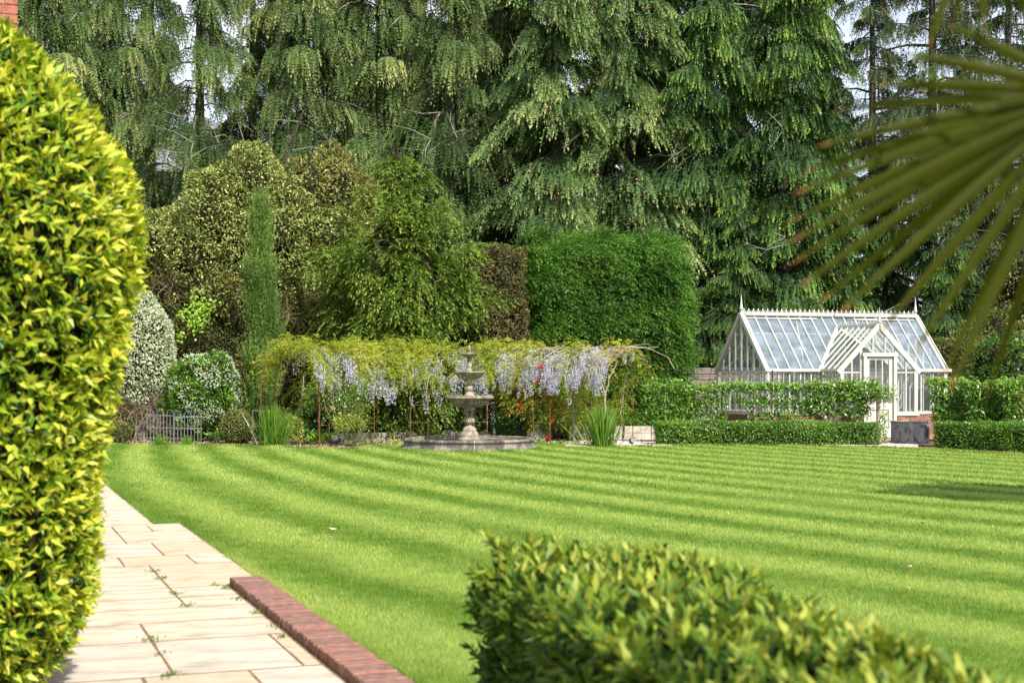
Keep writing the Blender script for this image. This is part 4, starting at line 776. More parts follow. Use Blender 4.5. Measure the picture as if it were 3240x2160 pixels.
def frond(hub, tips, D, wmax=.024, sag=.04):
    hub3 = pix(*hub, D) - PO3; top = np.array((0, 0, 2.1)); mid = (hub3+top)/2 + np.array((0, 0, .12))
    fr = MB().tube([top, mid, hub3], [.014, .011, .009], 6).build('frond', mpg, pm, True); prev = None; ed = MB()
    for i, (tx, ty, dd) in enumerate(tips):
        T = pix(tx, ty, D+dd) - PO3; v = T-hub3; Lg = np.linalg.norm(v); mid_ = (hub3+T)/2 + np.array((0, 0, sag*Lg)); n_ = 20; cen = []
        for k in range(n_+1):
            s = k/n_; cen.append((1-s)**2*hub3 + 2*s*(1-s)*mid_ + s*s*T)
        b = MB(); b2 = MB(); V = []; vd = nrm(v)
        sd_ = nrm(np.cross(vd, np.array((0, 1., 0)) + R.normal(0, .12, 3)))
        for k, c in enumerate(cen):
            s = k/n_; w = wmax/2*min(1, .35+1.6*s)*(1-s**3)**.8 + .0006; nn = nrm(np.cross(sd_, vd)); V += [c - sd_*w + nn*w*.5, c, c + sd_*w + nn*w*.5]
        Fs = [(3*k+a, 3*k+a+1, 3*k+a+4, 3*k+a+3) for k in range(n_-1) for a in (0, 1)]; lf = b.add(V, Fs).build('leaflet', mpg, fr, True)
        b2.add(V[-6:], [(0,1,4,3),(1,2,5,4)]).build('leaflet_tip', PT, fr)
        lf.parent = fr
        if prev is not None:      # webbing fused near the hub
            m_ = 7 if np.linalg.norm(prev[-1]-cen[-1]) < .12 else 4; Vw = [q for k in range(m_+1) for q in (prev[k], (prev[k]+cen[k])/2 + np.array((0, -.008, 0)), cen[k])]
            ed.add(Vw, [(3*k+a, 3*k+a+1, 3*k+a+4, 3*k+a+3) for k in range(m_) for a in (0, 1)])
        prev = cen
    ed.build('leaf_web', mpg, fr, True)
frond((3460, 300), [(3000,78,.05),(2862,172,0),(2775,271,.1),(2637,349,.05),(2587,464,0),(2541,546,.1),(2509,615,0),(2490,707,.08),(2493,770,-.05),(2500,840,.1),(2521,916,0),(2586,966,.12),(2650,1000,-.05),(2775,1064,.05),(2885,1130,0),(2974,1210,.08),(3003,1240,-.05),(3120,1270,.1),(3235,1289,0),(3380,1310,.1),(3500,1300,0),(3640,1250,.1)], 2.5, wmax=.023)
frond((3120, -330), [(2800,-250,0),(2850,-60,.05),(2936,152,0),(3020,60,.05),(3110,92,0),(3260,75,.05),(3400,0,0),(3500,-120,0),(3560,-260,0)], 2.3, wmax=.023)

# ================================================================== GARDEN PLANTS
def wall_hedge(name, label, x0, D0, x1, D1, depth, h, n, mat, leaf, kind='leaf', seed=3, bump=.12, cat_='hedge', faces='fTlr', vb=.5, vr=.16, ns=.7, inner=.16, rndc=.06, group=None):
    a, b = np.array(at(x0, D0)[:2]), np.array(at(x1, D1)[:2]); Lh = np.linalg.norm(b-a); rz = math.atan2(b[1]-a[1], b[0]-a[0])
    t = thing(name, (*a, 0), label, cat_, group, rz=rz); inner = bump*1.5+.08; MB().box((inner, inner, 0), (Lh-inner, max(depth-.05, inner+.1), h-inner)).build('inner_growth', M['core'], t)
    P, N = box_pts(n, Lh, depth, h, faces, bump=bump, seed=seed, rnd=rndc); W_ = P + np.array((a[0], a[1], 0))
    V = vb + noise(W_, ns, seed)*.10 + noise(W_, ns*4, seed+4)*.10 + R.normal(0, vr, len(P))
    if kind == 'leaf':
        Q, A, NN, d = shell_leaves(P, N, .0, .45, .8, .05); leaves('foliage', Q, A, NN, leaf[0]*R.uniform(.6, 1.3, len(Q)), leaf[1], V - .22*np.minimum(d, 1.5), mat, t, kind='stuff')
    else:
        Q = P - N*R.exponential(.05, len(P))[:, None]; A = nrm(N*.55 + R.normal(0, .45, P.shape) + np.array(leaf[3])); NN = nrm(N*.6 + R.normal(0, .5, P.shape) + (0, 0, .6))
        f = fronds(Q, A, NN, leaf[0]*R.uniform(.6, 1.3, len(Q)), leaf[4], leaf[1], leaf[2], ang=38, droop=.25, V=V-.15, tipv=.22); f[4] = f[4]*1.5; leaves('foliage', *f, mat, t, kind='stuff', tri=True)
    return t
def blob(name, label, c, rr, n, mat, leaf, cat_='shrub', seed=1, bump=.1, bf=.8, vb=.5, vr=.18, up=.25, out=.55, zmin=-.7, base=None, parent=None, group=None, core=.84, part='foliage', rnd=.7, pw=1.0):
    """rounded shrub of leaves; c is relative to base point"""
    t = parent or thing(name, base, label, cat_, group); lo = np.array(t.location)
    if core: core_ell(c, rr, t, core, seed, bump, bf)
    P, N = ell_pts(n, c, rr, bump, bf, seed, zmin, pw); P[:, 2] = np.maximum(P[:, 2], .03); Q, A, NN, d = shell_leaves(P, N, up, out, rnd, .06)
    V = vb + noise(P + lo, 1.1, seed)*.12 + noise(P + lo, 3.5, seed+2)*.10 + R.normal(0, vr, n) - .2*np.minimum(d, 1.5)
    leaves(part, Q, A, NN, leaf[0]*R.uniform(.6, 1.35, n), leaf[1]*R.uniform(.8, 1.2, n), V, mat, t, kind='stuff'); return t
def stems(parent, base, tops, r=.03, mat=None, name='stem', wob=.15):
    for tp in tops:
        b0 = np.array(base, float) + R.normal(0, .06, 3)*(1, 1, 0); tp = np.array(tp, float); pts = [b0 + (tp-b0)*s + R.normal(0, wob*.3, 3)*(s*(1-s)*4)*(1, 1, .3) for s in np.linspace(0, 1, 5)]
        MB().tube(pts, [r*(1-.6*s) for s in np.linspace(0, 1, 5)], 5).build(name, mat or M['bark'], parent, True)
def twigs(parent, pts, n, ln, mat, name='twigs', down=0.0, r=.006):
    b = MB(); pts = np.array(pts)
    for i in range(n):
        p = pts[R.integers(len(pts))] + R.normal(0, .12, 3); d = nrm(R.normal(0, 1, 3) + (0, -.3, -down)); l = ln*R.uniform(.4, 1.2); e = p + d*l + R.normal(0, .08, 3)*l; m_ = (p+e)/2 + R.normal(0, .12, 3)*l; b.tube([p, m_, e], [r, r*.8, r*.4], 3)
    o = b.build(name, mat, parent); o['kind'] = 'stuff'; return o

wall_hedge('yew_hedge', 'tall dark yew hedge with brownish tips behind the white flowered bush at the left', 250, 40.8, 1110, 40.4, 1.6, 4.7, 52000, G['yew'], (.095, .032), seed=21, bump=.20, faces='fTr', vb=.52, vr=.22)
wall_hedge('yew_hedge', 'dark yew hedge behind the fountain under the bronze yew', 1100, 40.0, 1700, 39.9, 1.4, 3.0, 16000, G['yew'], (.085, .028), seed=22, bump=.18, faces='fT', vb=.38, vr=.20)
wall_hedge('bronze_yew', 'clipped bronze brown yew standing between the feathery cypress and the green hedge', 1470, 39.3, 1668, 39.3, 1.5, 5.35, 22000, G['byew'], (.085, .034), seed=23, bump=.12, vb=.5, vr=.20, rndc=.25)
wall_hedge('clipped_cypress_hedge', 'tall bright green clipped cypress hedge right of the fountain', 1655, 39.9, 2165, 40.1, 2.2, 5.55, 17000, G['ley'], (.36, .095, .024, (.75, -.1, .05), 4), kind='frond', seed=24, bump=.26, vb=.38, vr=.14, rndc=.2, ns=.5)

# variegated holly trees
ht = thing('variegated_tree', (*at(740, 41.6)[:2], 0), 'spreading cream variegated evergreen with several domes behind the dark yew hedge', 'tree')
hz = lambda y: zat(y, 41.6); hx = lambda x: (x-740)/F*41.6
for i, (x, y, rx, rz_, n) in enumerate(((760,690,1.55,1.75,18000), (520,790,1.35,1.2,9000), (640,830,1.2,1.0,6000), (960,830,1.25,1.1,9000), (880,720,1.1,1.3,7000), (760,920,1.5,.7,4000), (1040,790,1.2,1.3,7000), (420,800,1.0,.9,5000))):
    blob('', '', (hx(x), R.uniform(-.5, .1), hz(y)), (rx, rx*.9, rz_), n, G['holly'], (.10, .048), seed=30+i, bump=.34, bf=.45, vb=.66, vr=.2, zmin=-.95, parent=ht, part='foliage' if i else 'foliage', core=.72)
stems(ht, (0, .2, 0), [(hx(760), 0, hz(760)), (hx(560), 0, hz(830)), (hx(930), 0, hz(860)), (hx(700), -.3, hz(950)), (hx(1000), -.3, hz(950))], .08)
twigs(ht, [(hx(x), -1.0+R.uniform(-.3, .3), hz(y)) for x, y in ((600,940),(680,930),(700,970),(960,960),(1010,950),(1060,970),(930,1000),(560,900),(880,950))], 260, .7, M['deadtwig'])
h2 = thing('variegated_tree', (*at(1080, 42.6)[:2], 0), 'taller brownish variegated tree just right of the pale domed one', 'tree')
for i, (x, y, rx, rz_, n) in enumerate(((1060,650,1.1,1.45,11000), (1130,760,.9,1.3,7000), (980,640,.9,1.1,5000))):
    blob('', '', ((x-1080)/F*42.6, R.uniform(-.3, .1), zat(y, 42.6)), (rx, rx*.9, rz_), n, G['bholly'], (.11, .052), seed=40+i, bump=.34, bf=.5, vb=.6, vr=.2, zmin=-.95, parent=h2, core=.68)
stems(h2, (0, .1, 0), [(0, 0, zat(700, 42.6)), (.4, 0, zat(800, 42.6)), (-.5, 0, zat(760, 42.6))], .07)
# feathery young cypress
def rev_frond_tree(name, label, px, D, prof, n, mat, fl, ll, lw, k=6, vb=.4, tipv=.3, seed=5, droop=.45, cat_='tree', a0=-math.pi*1.05, a1=.05*math.pi, core=.7, lean=(0, 0, .1), outw=.8, bump=.18, spread=.35, flat=1.0):
    t = thing(name, (*at(px, D)[:2], 0), label, cat_); z = np.array([q[0] for q in prof]); r = np.array([q[1] for q in prof])
    P, N = rev_pts(n, z, r, a0, a1); P = P + N*(noise(P, .5, seed)*bump*np.minimum(1, np.hypot(P[:, 0], P[:, 1]))+noise(P, 1.4, seed+1)*bump*.6)[:, None]; P = P - N*R.exponential(.06, n)[:, None]
    A = nrm(N*outw + R.normal(0, spread, P.shape) + np.array(lean)); NN = nrm(R.normal(0, .4, P.shape) + (0, 0, 1) + N*.3)
    P[:, 1] *= flat; V = vb + noise(P, .8, seed)*.12 + R.normal(0, .1, n); f = fronds(P, A, NN, fl*R.uniform(.4, 1.5, n), k, ll, lw, 42, droop, V-.1, tipv); f[4] = f[4]*1.4; leaves('foliage', *f, mat, t, kind='stuff', tri=True)
    MB().lathe([(max(q[1]*core, .02), q[0]) for q in prof], n=16, rf=lambda r_, z_, tt, j: r_*(1+.12*math.sin(3*tt+z_*2))).build('inner_growth', M['core'], t, True).scale = (1, flat, 1)
    MB().tube([(0, 0, 0), (.05, 0, z[-1]*.5), (0, 0, z[-1]-.15)], [.10, .07, .02], 7).build('trunk', M['bark'], t, True)
    return t
rev_frond_tree('feathery_cypress', 'light green feathery cypress with a pointed top rising behind the wisteria', 1255, 39.2, [(.2,1.6),(1.5,1.6),(2.6,1.65),(3.6,1.7),(4.6,1.7),(5.2,1.55),(5.6,1.05),(6.0,.60),(7.0,.34),(7.6,.2),(7.95,.03)], 6500, G['lawson'], .42, .13, .034, 6, .42, .3, 51, .5, core=.58, bump=.95, flat=.6, spread=.5)
rev_frond_tree('italian_cypress', 'narrow dark green columnar cypress standing at the left end of the arbour', 826, 37.2, [(.3,.30),(1.2,.32),(2.5,.30),(4.0,.26),(5.2,.20),(5.85,.12),(6.2,.02)], 4300, G['italian'], .30, .09, .022, 5, .45, .25, 53, -.5, lean=(0, 0, 1.6), outw=.6, spread=.36, core=.80, bump=.17)
t = blob('silver_shrub', 'silvery pale green egg shaped shrub behind the yellow green bush', (0, 0, 2.35), (.90, .9, 1.42), 17000, G['pitto'], (.075, .032), base=(*at(440, 37.3)[:2], 0), seed=55, bump=.10, vb=.62, vr=.2, zmin=-.92, core=.85)
stems(t, (0, 0, 0), [(-.3, 0, 1.3), (.2, .1, 1.4), (0, .2, 1.5), (.45, -.1, 1.3)], .045, M['greybark'])
twigs(t, [(x, -.3, z) for x, z in ((-.3,.9),(.1,1.0),(.5,.9),(.8,.7),(1.1,.6),(.6,1.2),(1.0,1.0),(.2,.6),(.9,.4))], 330, .7, M['deadtwig'], down=.15)
t = blob('white_flowered_bush', 'rounded bright green bush covered with white blossom behind the hoop topped fence', (0, 0, 1.14), (.93, .9, 1.12), 13500, G['choisya'], (.085, .034), base=(*at(640, 36.9)[:2], 0), seed=56, bump=.14, vb=.56, vr=.2, zmin=-.9, core=.84)
P, N = ell_pts(2600, (0, 0, 1.16), (.95, .92, 1.13), .14, .8, 56, -.75); k_ = (noise(P, .9, 77) + P[:, 0]*.6 + R.normal(0, .35, len(P))) > .05; P = P[k_]; N = N[k_]
Pf = np.repeat(P + N*.02, 4, 0) + R.normal(0, .014, (len(P)*4, 3)); n = len(Pf); leaves('blossom', Pf, R.normal(0, 1, (n, 3)) + np.repeat(N, 4, 0)*.3, np.repeat(N, 4, 0) + R.normal(0, .3, (n, 3)), .026, .020, R.uniform(0, 1, n), G['white'], t, kind='stuff')
blob('clipped_box_ball', 'larger clipped box ball with browned right side beside the sword leaved clump', (0, 0, .43), (.43, .42, .44), 10000, G['box'], (.038, .021), base=(*at(752, 35.6)[:2], 0), seed=57, bump=.03, vb=.52, vr=.2, zmin=-.95, core=.92, out=.3)
blob('clipped_box_ball', 'smaller clipped box ball half hidden by the big yellow green bush', (0, 0, .29), (.27, .27, .29), 4500, G['box'], (.038, .021), base=(*at(380, 35.9)[:2], 0), seed=58, bump=.03, vb=.5, vr=.2, zmin=-.95, core=.9, out=.3)
def sword_clump(name, label, px, D, n, h, sp, mat=None, w=.026, cat_='plant', group=None):
    t = thing(name, (*at(px, D)[:2], 0), label, cat_, group); V = []; Fs = []; vv = []
    for i in range(n):
        a = R.uniform(0, 6.28); r0 = abs(R.normal(0, .5))*sp*.42; b0 = np.array((math.cos(a)*r0, math.sin(a)*r0*.8, 0)); lean = np.array((b0[0]*1.0 + R.normal(0, .12), b0[1] + R.normal(0, .12), 0)); hh_ = h*R.uniform(.45, 1.05)*(1-.25*np.linalg.norm(lean)); s_ = nrm(np.array((R.normal(), R.normal()*.5, 0))); m_ = 6; o = len(V); cv = R.uniform(.0, .5)*max(.2, np.linalg.norm(lean))
        for k in range(m_+1):
            q = k/m_; c = b0 + lean*h*(q+cv*q*q*1.5)*.9 + np.array((0, 0, hh_*(q - cv*.5*q**3))); ww = w*.5*(1-q**2.2)*(.7+.6*q) + .001; V += [c - s_*ww, c + s_*ww]
        vs = R.uniform(.25, .8) + (.2 if R.uniform() > .93 else 0)
        for k in range(m_): Fs.append((o+2*k, o+2*k+1, o+2*k+3, o+2*k+2)); vv.append(vs + .1*(k < 1)*.8)
    link('leaves', mesh_np('leaves', V, Fs, np.clip(vv, 0, 1)), t, mat or G['iris'])['kind'] = 'stuff'; return t
sword_clump('sword_leaved_clump', 'tall upright clump of sword leaves on the gravel right of the fountain', 1905, 34.6, 330, 1.12, .70)
sword_clump('sword_leaved_clump', 'clump of sword leaves beside the larger clipped box ball', 868, 34.7, 330, 1.12, .75)
blob('lime_spurge', 'lime yellow flowered plant at the right of the left sword leaved clump', (0, 0, .38), (.34, .3, .32), 1300, G['lime'], (.065, .022), cat_='plant', base=(*at(922, 35.0)[:2], 0), seed=60, bump=.25, vb=.7, zmin=-.9, core=0)
sword_clump('grassy_plant', 'low strappy plant under the left hoop topped fence panel', 505, 35.3, 90, .30, .5, w=.018); sword_clump('grassy_plant', 'low strappy plant under the right hoop topped fence panel', 590, 35.2, 90, .28, .5, w=.018)
def rosette(px, D, label, n=60, s=.16, mat='ivy', h=.12, nm='leafy_plant', rr=.22):
    t = thing(nm, (*at(px, D)[:2], 0), label, 'plant'); a = R.uniform(0, 6.28, n); r = R.uniform(.0, rr, n); P = np.stack([np.cos(a)*r, np.sin(a)*r, R.uniform(.01, h, n)], 1); A = np.stack([np.cos(a), np.sin(a), R.uniform(.1, 1.1, n)], 1)
    leaves('leaves', P, A, np.tile((0, -.3, 1.), (n, 1)) + R.normal(0, .3, (n, 3)), s*R.uniform(.6, 1.2, n), s*.42, R.uniform(.3, .95, n), G[mat], t, kind='stuff')
rosette(705, 35.5, 'broad leaved plant left of the larger clipped box ball', 90, .17, 'ivy', .3, rr=.35); rosette(1012, 35.2, 'bright leaved clump between the sword leaved clump and the rose', 90, .2, 'choisya', .25, rr=.3)
rosette(960, 35.4, 'low leafy clump in the shade right of the lime yellow plant', 90, .16, 'ivy', .35, rr=.4)
rosette(1180, 35.4, 'small low plant by the mulch edge right of the rose', 50, .10, 'choisya', .08, rr=.25); rosette(1256, 35.9, 'small yellowish plant left of the fountain basin', 45, .09, 'lime', .10); rosette(1700, 35.9, 'small yellowish plant just right of the fountain basin', 45, .09, 'lime', .10)
rosette(1772, 35.6, 'small green weed clump on the mulch right of the basin', 45, .09, 'choisya', .08); rosette(1822, 35.3, 'small green weed clump left of the tall sword leaved clump', 45, .09, 'choisya', .08)
# rose and lime shrub at the left foot of the arbour
rs_ = thing('rose_bush', (*at(1085, 34.9)[:2], 0), 'loose rose bush with pale pink blooms at the left end of the arbour', 'rose bush')
stems(rs_, (0, 0, 0), [(-.5, .1, 1.3), (-.25, 0, 1.5), (.1, 0, 1.1), (.35, .1, 1.2), (.2, 0, .8)], .016, M['greybark'], wob=.3)
Pr = np.concatenate([np.array(c) + R.normal(0, 1, (k, 3))*s for c, s, k in (((-.45,.1,1.35),(.2,.2,.18),420), ((-.15,.1,1.0),(.25,.2,.25),650), ((.35,.1,1.15),(.22,.2,.25),700), ((.1,0,.7),(.3,.2,.25),700), ((-.35,.2,1.75),(.3,.2,.15),300), ((.45,0,1.5),(.12,.1,.12),180))]); n = len(Pr)
leaves('foliage', Pr, R.normal(0, .7, (n, 3))+(0, 0, .1), R.normal(0, .6, (n, 3))+(0, -.3, .8), R.uniform(.03, .065, n), .034, R.beta(2, 2, n), G['rose'], rs_, kind='stuff')
for x, y, s in ((1019,1225,.062), (1056,1289,.058), (1092,1284,.045), (1076,1308,.04), (1058,1205,.03)):
    P = R.normal(0, 1, (26, 3)); P = nrm(P); fl = leaves('bloom', P*s*.25, P + R.normal(0, .2, (26, 3)), R.normal(0, 1, (26, 3)), s, s*.9, R.uniform(0, 1, 26), G['pinkp'], rs_, fold=.3); fl.location = ((x-1085)/F*34.9, -.12, zat(y, 34.8))
blob('lime_shrub', 'low spreading lime yellow shrub in front of the rose bush', (0, 0, .58), (.42, .35, .22), 2300, G['lime'], (.06, .018), base=(*at(1118, 34.4)[:2], 0), seed=61, bump=.12, vb=.6, zmin=-.8, core=0)
t = bpy.data.objects['lime_shrub']; stems(t, (0, 0, 0), [(-.3, 0, .6), (.1, 0, .62), (.3, 0, .55)], .014, M['deadtwig'])
Pb = np.array((0, 0, .22)) + R.normal(0, 1, (900, 3))*(.22, .15, .12); Pb[:, 2] = Pb[:, 2].clip(.02); leaves('lower_leaves', Pb, R.normal(0, .7, (900, 3)), R.normal(0, 1, (900, 3)), .07, .012, R.uniform(0, .6, 900), G['rose'], t, kind='stuff')
# ivy banks
def bank(name, label, x0, D0, x1, D1, h, n, mat, leaf, depth=.5, seed=70, vb=.5, cat_='ivy', dz=.0):
    a, b = np.array(at(x0, D0)[:2]), np.array(at(x1, D1)[:2]); Lh = np.linalg.norm(b-a); t = thing(name, (*a, 0), label, cat_, rz=math.atan2(b[1]-a[1], b[0]-a[0])); u = R.uniform(0, 1, n); v = R.uniform(0, 1, n); th = v*math.pi*.62
    P = np.stack([u*Lh, depth*(1-np.cos(th)) - depth*.2, .12 + (h-.12)*np.sin(th.clip(0, 1.57))*(.82 + .22*noise(np.stack([u*Lh+a[0], u*0, u*0], 1), .9, seed))], 1); N = nrm(np.stack([u*0, -np.cos(th), np.sin(th)*.8+.1], 1)); P = P + N*(noise(P, 1.3, seed)*.09)[:, None]; Q, A, NN, d = shell_leaves(P, N, -.3, .5, .6, .05)
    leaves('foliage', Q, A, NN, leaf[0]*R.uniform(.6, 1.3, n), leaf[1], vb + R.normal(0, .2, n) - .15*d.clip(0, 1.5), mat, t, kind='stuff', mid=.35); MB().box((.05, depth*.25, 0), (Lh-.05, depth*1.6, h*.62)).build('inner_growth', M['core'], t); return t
bank('ivy_bank', 'tall ivy growing over the hedge foot left of the fountain', 950, 38.9, 1180, 38.8, 1.55, 5200, G['ivy'], (.085, .07), depth=.6, seed=71, vb=.42); bank('ivy_bank', 'glossy ivy spilling over the stone wall left behind the fountain', 1170, 38.5, 1480, 38.5, .70, 4800, G['ivy'], (.085, .07), seed=72, vb=.6)
bank('ivy_bank', 'glossy ivy spilling over the bed right behind the fountain', 1480, 38.6, 1850, 38.6, .72, 5200, G['ivy'], (.085, .07), seed=73, vb=.55)
iv = thing('ivy_clump', (*at(645, 40.2)[:2], 0), 'small patch of fresh bright green ivy on the dark yew hedge', 'ivy')
Pi = np.concatenate([np.array((x, -.28, z)) + R.normal(0, 1, (k, 3))*(s, .08, s) for x, z, s, k in ((0, 3.55, .22, 260), (-.12, 3.25, .15, 150), (-.6, 2.8, .08, 40), (-.55, 3.4, .06, 25))]); n = len(Pi)
leaves('foliage', Pi, R.normal(0, .6, (n, 3))+(0, -.3, -.4), R.normal(0, .4, (n, 3))+(0, -1, .6), R.uniform(.06, .11, n), .075, R.uniform(.75, 1, n), G['choisya'], iv, kind='stuff', mid=.35); MB().tube([(-.1, -.1, 0), (-.2, -.1, 1.8), (0, -.15, 3.4)], .012, 5).build('stem', M['bark'], iv)
# red tipped shrub behind the right arches
nd = thing('red_tipped_shrub', (*at(1762, 37.4)[:2], 0), 'yellow green shrub with scarlet shoots seen through the right arches', 'shrub')
stems(nd, (0, 0, 0), [(-.5, 0, 1.2), (0, 0, 1.5), (.5, 0, 1.2), (.3, .1, 1.7), (-.9, 0, .9)], .02, M['bark'])
P, N = ell_pts(2600, (-.05, 0, 1.15), (1.05, .5, .95), .25, .8, 74, -.9); Q = P - N*R.exponential(.12, len(P))[:, None]
f = fronds(Q, nrm(N + R.normal(0, .5, P.shape)), nrm(R.normal(0, .5, P.shape)+(0, 0, 1)), .2, 3, .075, .024, 45, .3, .5 + noise(P, .9, 74)*.18 + R.normal(0, .15, len(P)) + P[:, 2]*.12-.1, .1); leaves('foliage', *f, G['nandina'], nd, kind='stuff')
for x, y, sx, sz in ((1709,1158,.11,.07),(1737,1207,.13,.06),(1797,1228,.10,.07),(1728,1257,.10,.12),(1645,1285,.05,.10),(1778,1287,.055,.17),(1750,1286,.05,.07),(1743,1325,.08,.12),(1700,1205,.08,.06),(1733,1383,.03,.05)):
    k = 46; P = np.array(((x-1762)/F*37, -.5, zat(y, 36.9))) + R.normal(0, 1, (k, 3))*(sx*.55, .05, sz*.55); leaves('red_shoot', P, R.normal(0, .6, (k, 3))+(0, 0, -.4), R.normal(0, 1, (k, 3)), .085, .026, R.uniform(0, 1, k), G['red'], nd)
blob('fern_leaved_shrub', 'dark leafy shrub with a dried brown flower head left of the red tipped shrub', (0, 0, .85), (.42, .35, .45), 1500, G['rose'], (.10, .028), base=(*at(1640, 38.0)[:2], 0), seed=75, bump=.15, vb=.45, zmin=-.9, core=0)
t = bpy.data.objects['fern_leaved_shrub']; stems(t, (0, 0, 0), [(-.1, 0, .9), (.1, 0, 1.0), (.0, 0, 1.2)], .018); P = np.array((-.05, -.2, 1.22)) + R.normal(0, 1, (220, 3))*(.12, .08, .06); leaves('dried_flower_head', P, R.normal(0, 1, (220, 3)), R.normal(0, 1, (220, 3)), .06, .016, R.uniform(.3, 1, 220), G['dead'], t, kind='stuff')
P = np.array((-.1, -.1, 1.62)) + R.normal(0, 1, (60, 3))*(.05, .05, .17); leaves('dead_frond', P, R.normal(0, .4, (60, 3))+(0, 0, -1), R.normal(0, 1, (60, 3)), .10, .03, R.uniform(.8, 1, 60), G['dead'], t, kind='stuff')

# wisteria over the arbour
def wis(name, label, a0, a1, nl, nf, fl_lo, fl_hi, trunks, seed, vb):
    t = thing(name, (PCX, PCY, 0), label, 'climber')
    u = R.uniform(0, 1, nl*2); dn_ = noise(np.stack([u*(a1-a0)*.09, u*0, u*0], 1), 1.0, seed+3); u = u[dn_ + R.normal(0, .25, nl*2) > -.15][:nl]; nl = len(u); a = a0 + (a1-a0)*u; th = R.beta(1.6, 1.6, nl)*math.pi*1.0; r = (R0+R1)/2 - (R1-R0)/2*np.cos(th); z = SPR + RH*np.sin(th)
    lump = noise(np.stack([a*.07, a*0, a*0], 1), 1.6, seed); off = R.normal(0, .10, nl) + .05 + .07*lump; th2 = th; r = r - off*np.cos(th2); z = z + off*np.sin(th2) - R.exponential(.10, nl)*(th < 1.0)
    P = np.stack([r*np.sin(np.radians(a)), r*np.cos(np.radians(a)), z], 1); Nn = nrm(np.stack([-np.cos(th)*np.sin(np.radians(a)), -np.cos(th)*np.cos(np.radians(a)), np.sin(th)], 1))
    A = nrm(Nn*.5 + R.normal(0, .65, P.shape) + (0, 0, -.1)); f = fronds(P, A, nrm(Nn + R.normal(0, .35, P.shape) + (0, 0, .4)), .22*R.uniform(.6, 1.3, nl), 4, .078, .024, 55, .5, vb + R.normal(0, .18, nl) + noise(P, .7, seed)*.12, .05)
    leaves('foliage', *f, G['wist'], t, kind='stuff')
    b = MB()
    for k in range(26):
        aa = R.uniform(a0, a1); pts = [pol(aa + s*R.uniform(4, 14), (R0+R1)/2-(R1-R0)/2*math.cos(tt)+R.normal(0, .05), SPR+(RH+.03)*math.sin(tt)+R.normal(0, .04)) for s, tt in zip(np.linspace(0, 1, 7), np.linspace(R.uniform(.1, .8), R.uniform(1.5, 2.8), 7))]; b.tube(pts, .010, 4)
    o = b.build('vine_twigs', M['paletwig'], t); o['kind'] = 'stuff'
    for aa, rr_, zt in trunks:
        MB().tube([pol(aa + w, rr_ + R.normal(0, .04), z_) for w, z_ in zip((0, .6, -.3, .5, 1.2, 2.0), np.linspace(0, zt, 6))], [.035, .03, .028, .024, .02, .014], 6).build('vine_stem', M['greybark'], t, True)
    for aa, rr_, zt in trunks:
        k = 130; Q = np.array(pol(aa, rr_, .0)) + R.normal(0, 1, (k, 3))*(.17, .15, 0) + np.stack([np.zeros(k), np.zeros(k), R.uniform(.5, zt, k)], 1); f = fronds(Q, R.normal(0, .7, (k, 3))+(0, 0, -.4), R.normal(0, .4, (k, 3))+(0, 0, 1), .2, 4, .075, .024, 55, .5, vb+R.normal(0, .2, k), .05); leaves('trunk_foliage', *f, G['wist'], t, kind='stuff')
    # flower clusters, shared meshes
    ms = []
    for q in range(5):
        n = 95; s = R.uniform(0, 1, n)**.8; rad_ = .055*(1-s)**.6 + .008; g = R.uniform(0, 6.28, n); P = np.stack([np.cos(g)*rad_, np.sin(g)*rad_, -.34*s], 1); A = np.stack([np.cos(g), np.sin(g), R.uniform(-.8, .2, n)], 1) + R.normal(0, .3, (n, 3))
        o = leaves('flower_cluster', P, A, R.normal(0, .6, (n, 3))+(0, 0, 1), R.uniform(.018, .034, n), .026, R.uniform(.1, 1, n)*(1-.35*s), G['lilac'], t); ms.append(o.data); bpy.data.objects.remove(o)
    for i in range(nf):
        u = R.uniform(0, 1); aa = a0 + (a1-a0)*u; th = R.uniform(.0, .95) if R.uniform() < .85 else R.uniform(.9, 1.9); r = (R0+R1)/2-(R1-R0)/2*math.cos(th) - .14; z = SPR + RH*math.sin(th) + R.uniform(-.10, .15) - (R.exponential(.16) if seed == 81 and -48 < aa < -12 else R.exponential(.03))
        if noise(np.array([[aa*.12, 0, th*.3]]), 1.0, seed+7)[0] < -.62: continue
        o = link('flower_cluster', ms[R.integers(5)], t); o.location = pol(aa, r, z); k = R.uniform(fl_lo, fl_hi)*(.8 if seed == 82 else 1); o.scale = (k, k, k*R.uniform(.7, 1.4)); o.rotation_euler = (R.uniform(-.2, .2), R.uniform(-.2, .2), R.uniform(0, 6.28))
    return t
wis('wisteria', 'leafy yellow green wisteria covering the left half of the arbour with sparse white lilac racemes', -74, 12, 6000, 255, .7, 1.3, ((-44, 4.5, 1.6), (-58, 5.3, 1.7), (-20, 5.5, 1.8)), 81, .52)
wis('wisteria', 'lilac flowered wisteria hanging thickly from the right half of the arbour', 8, 54, 1500, 330, .85, 1.4, ((36, 4.2, 1.7), (44, 5.4, 1.8)), 82, .58)
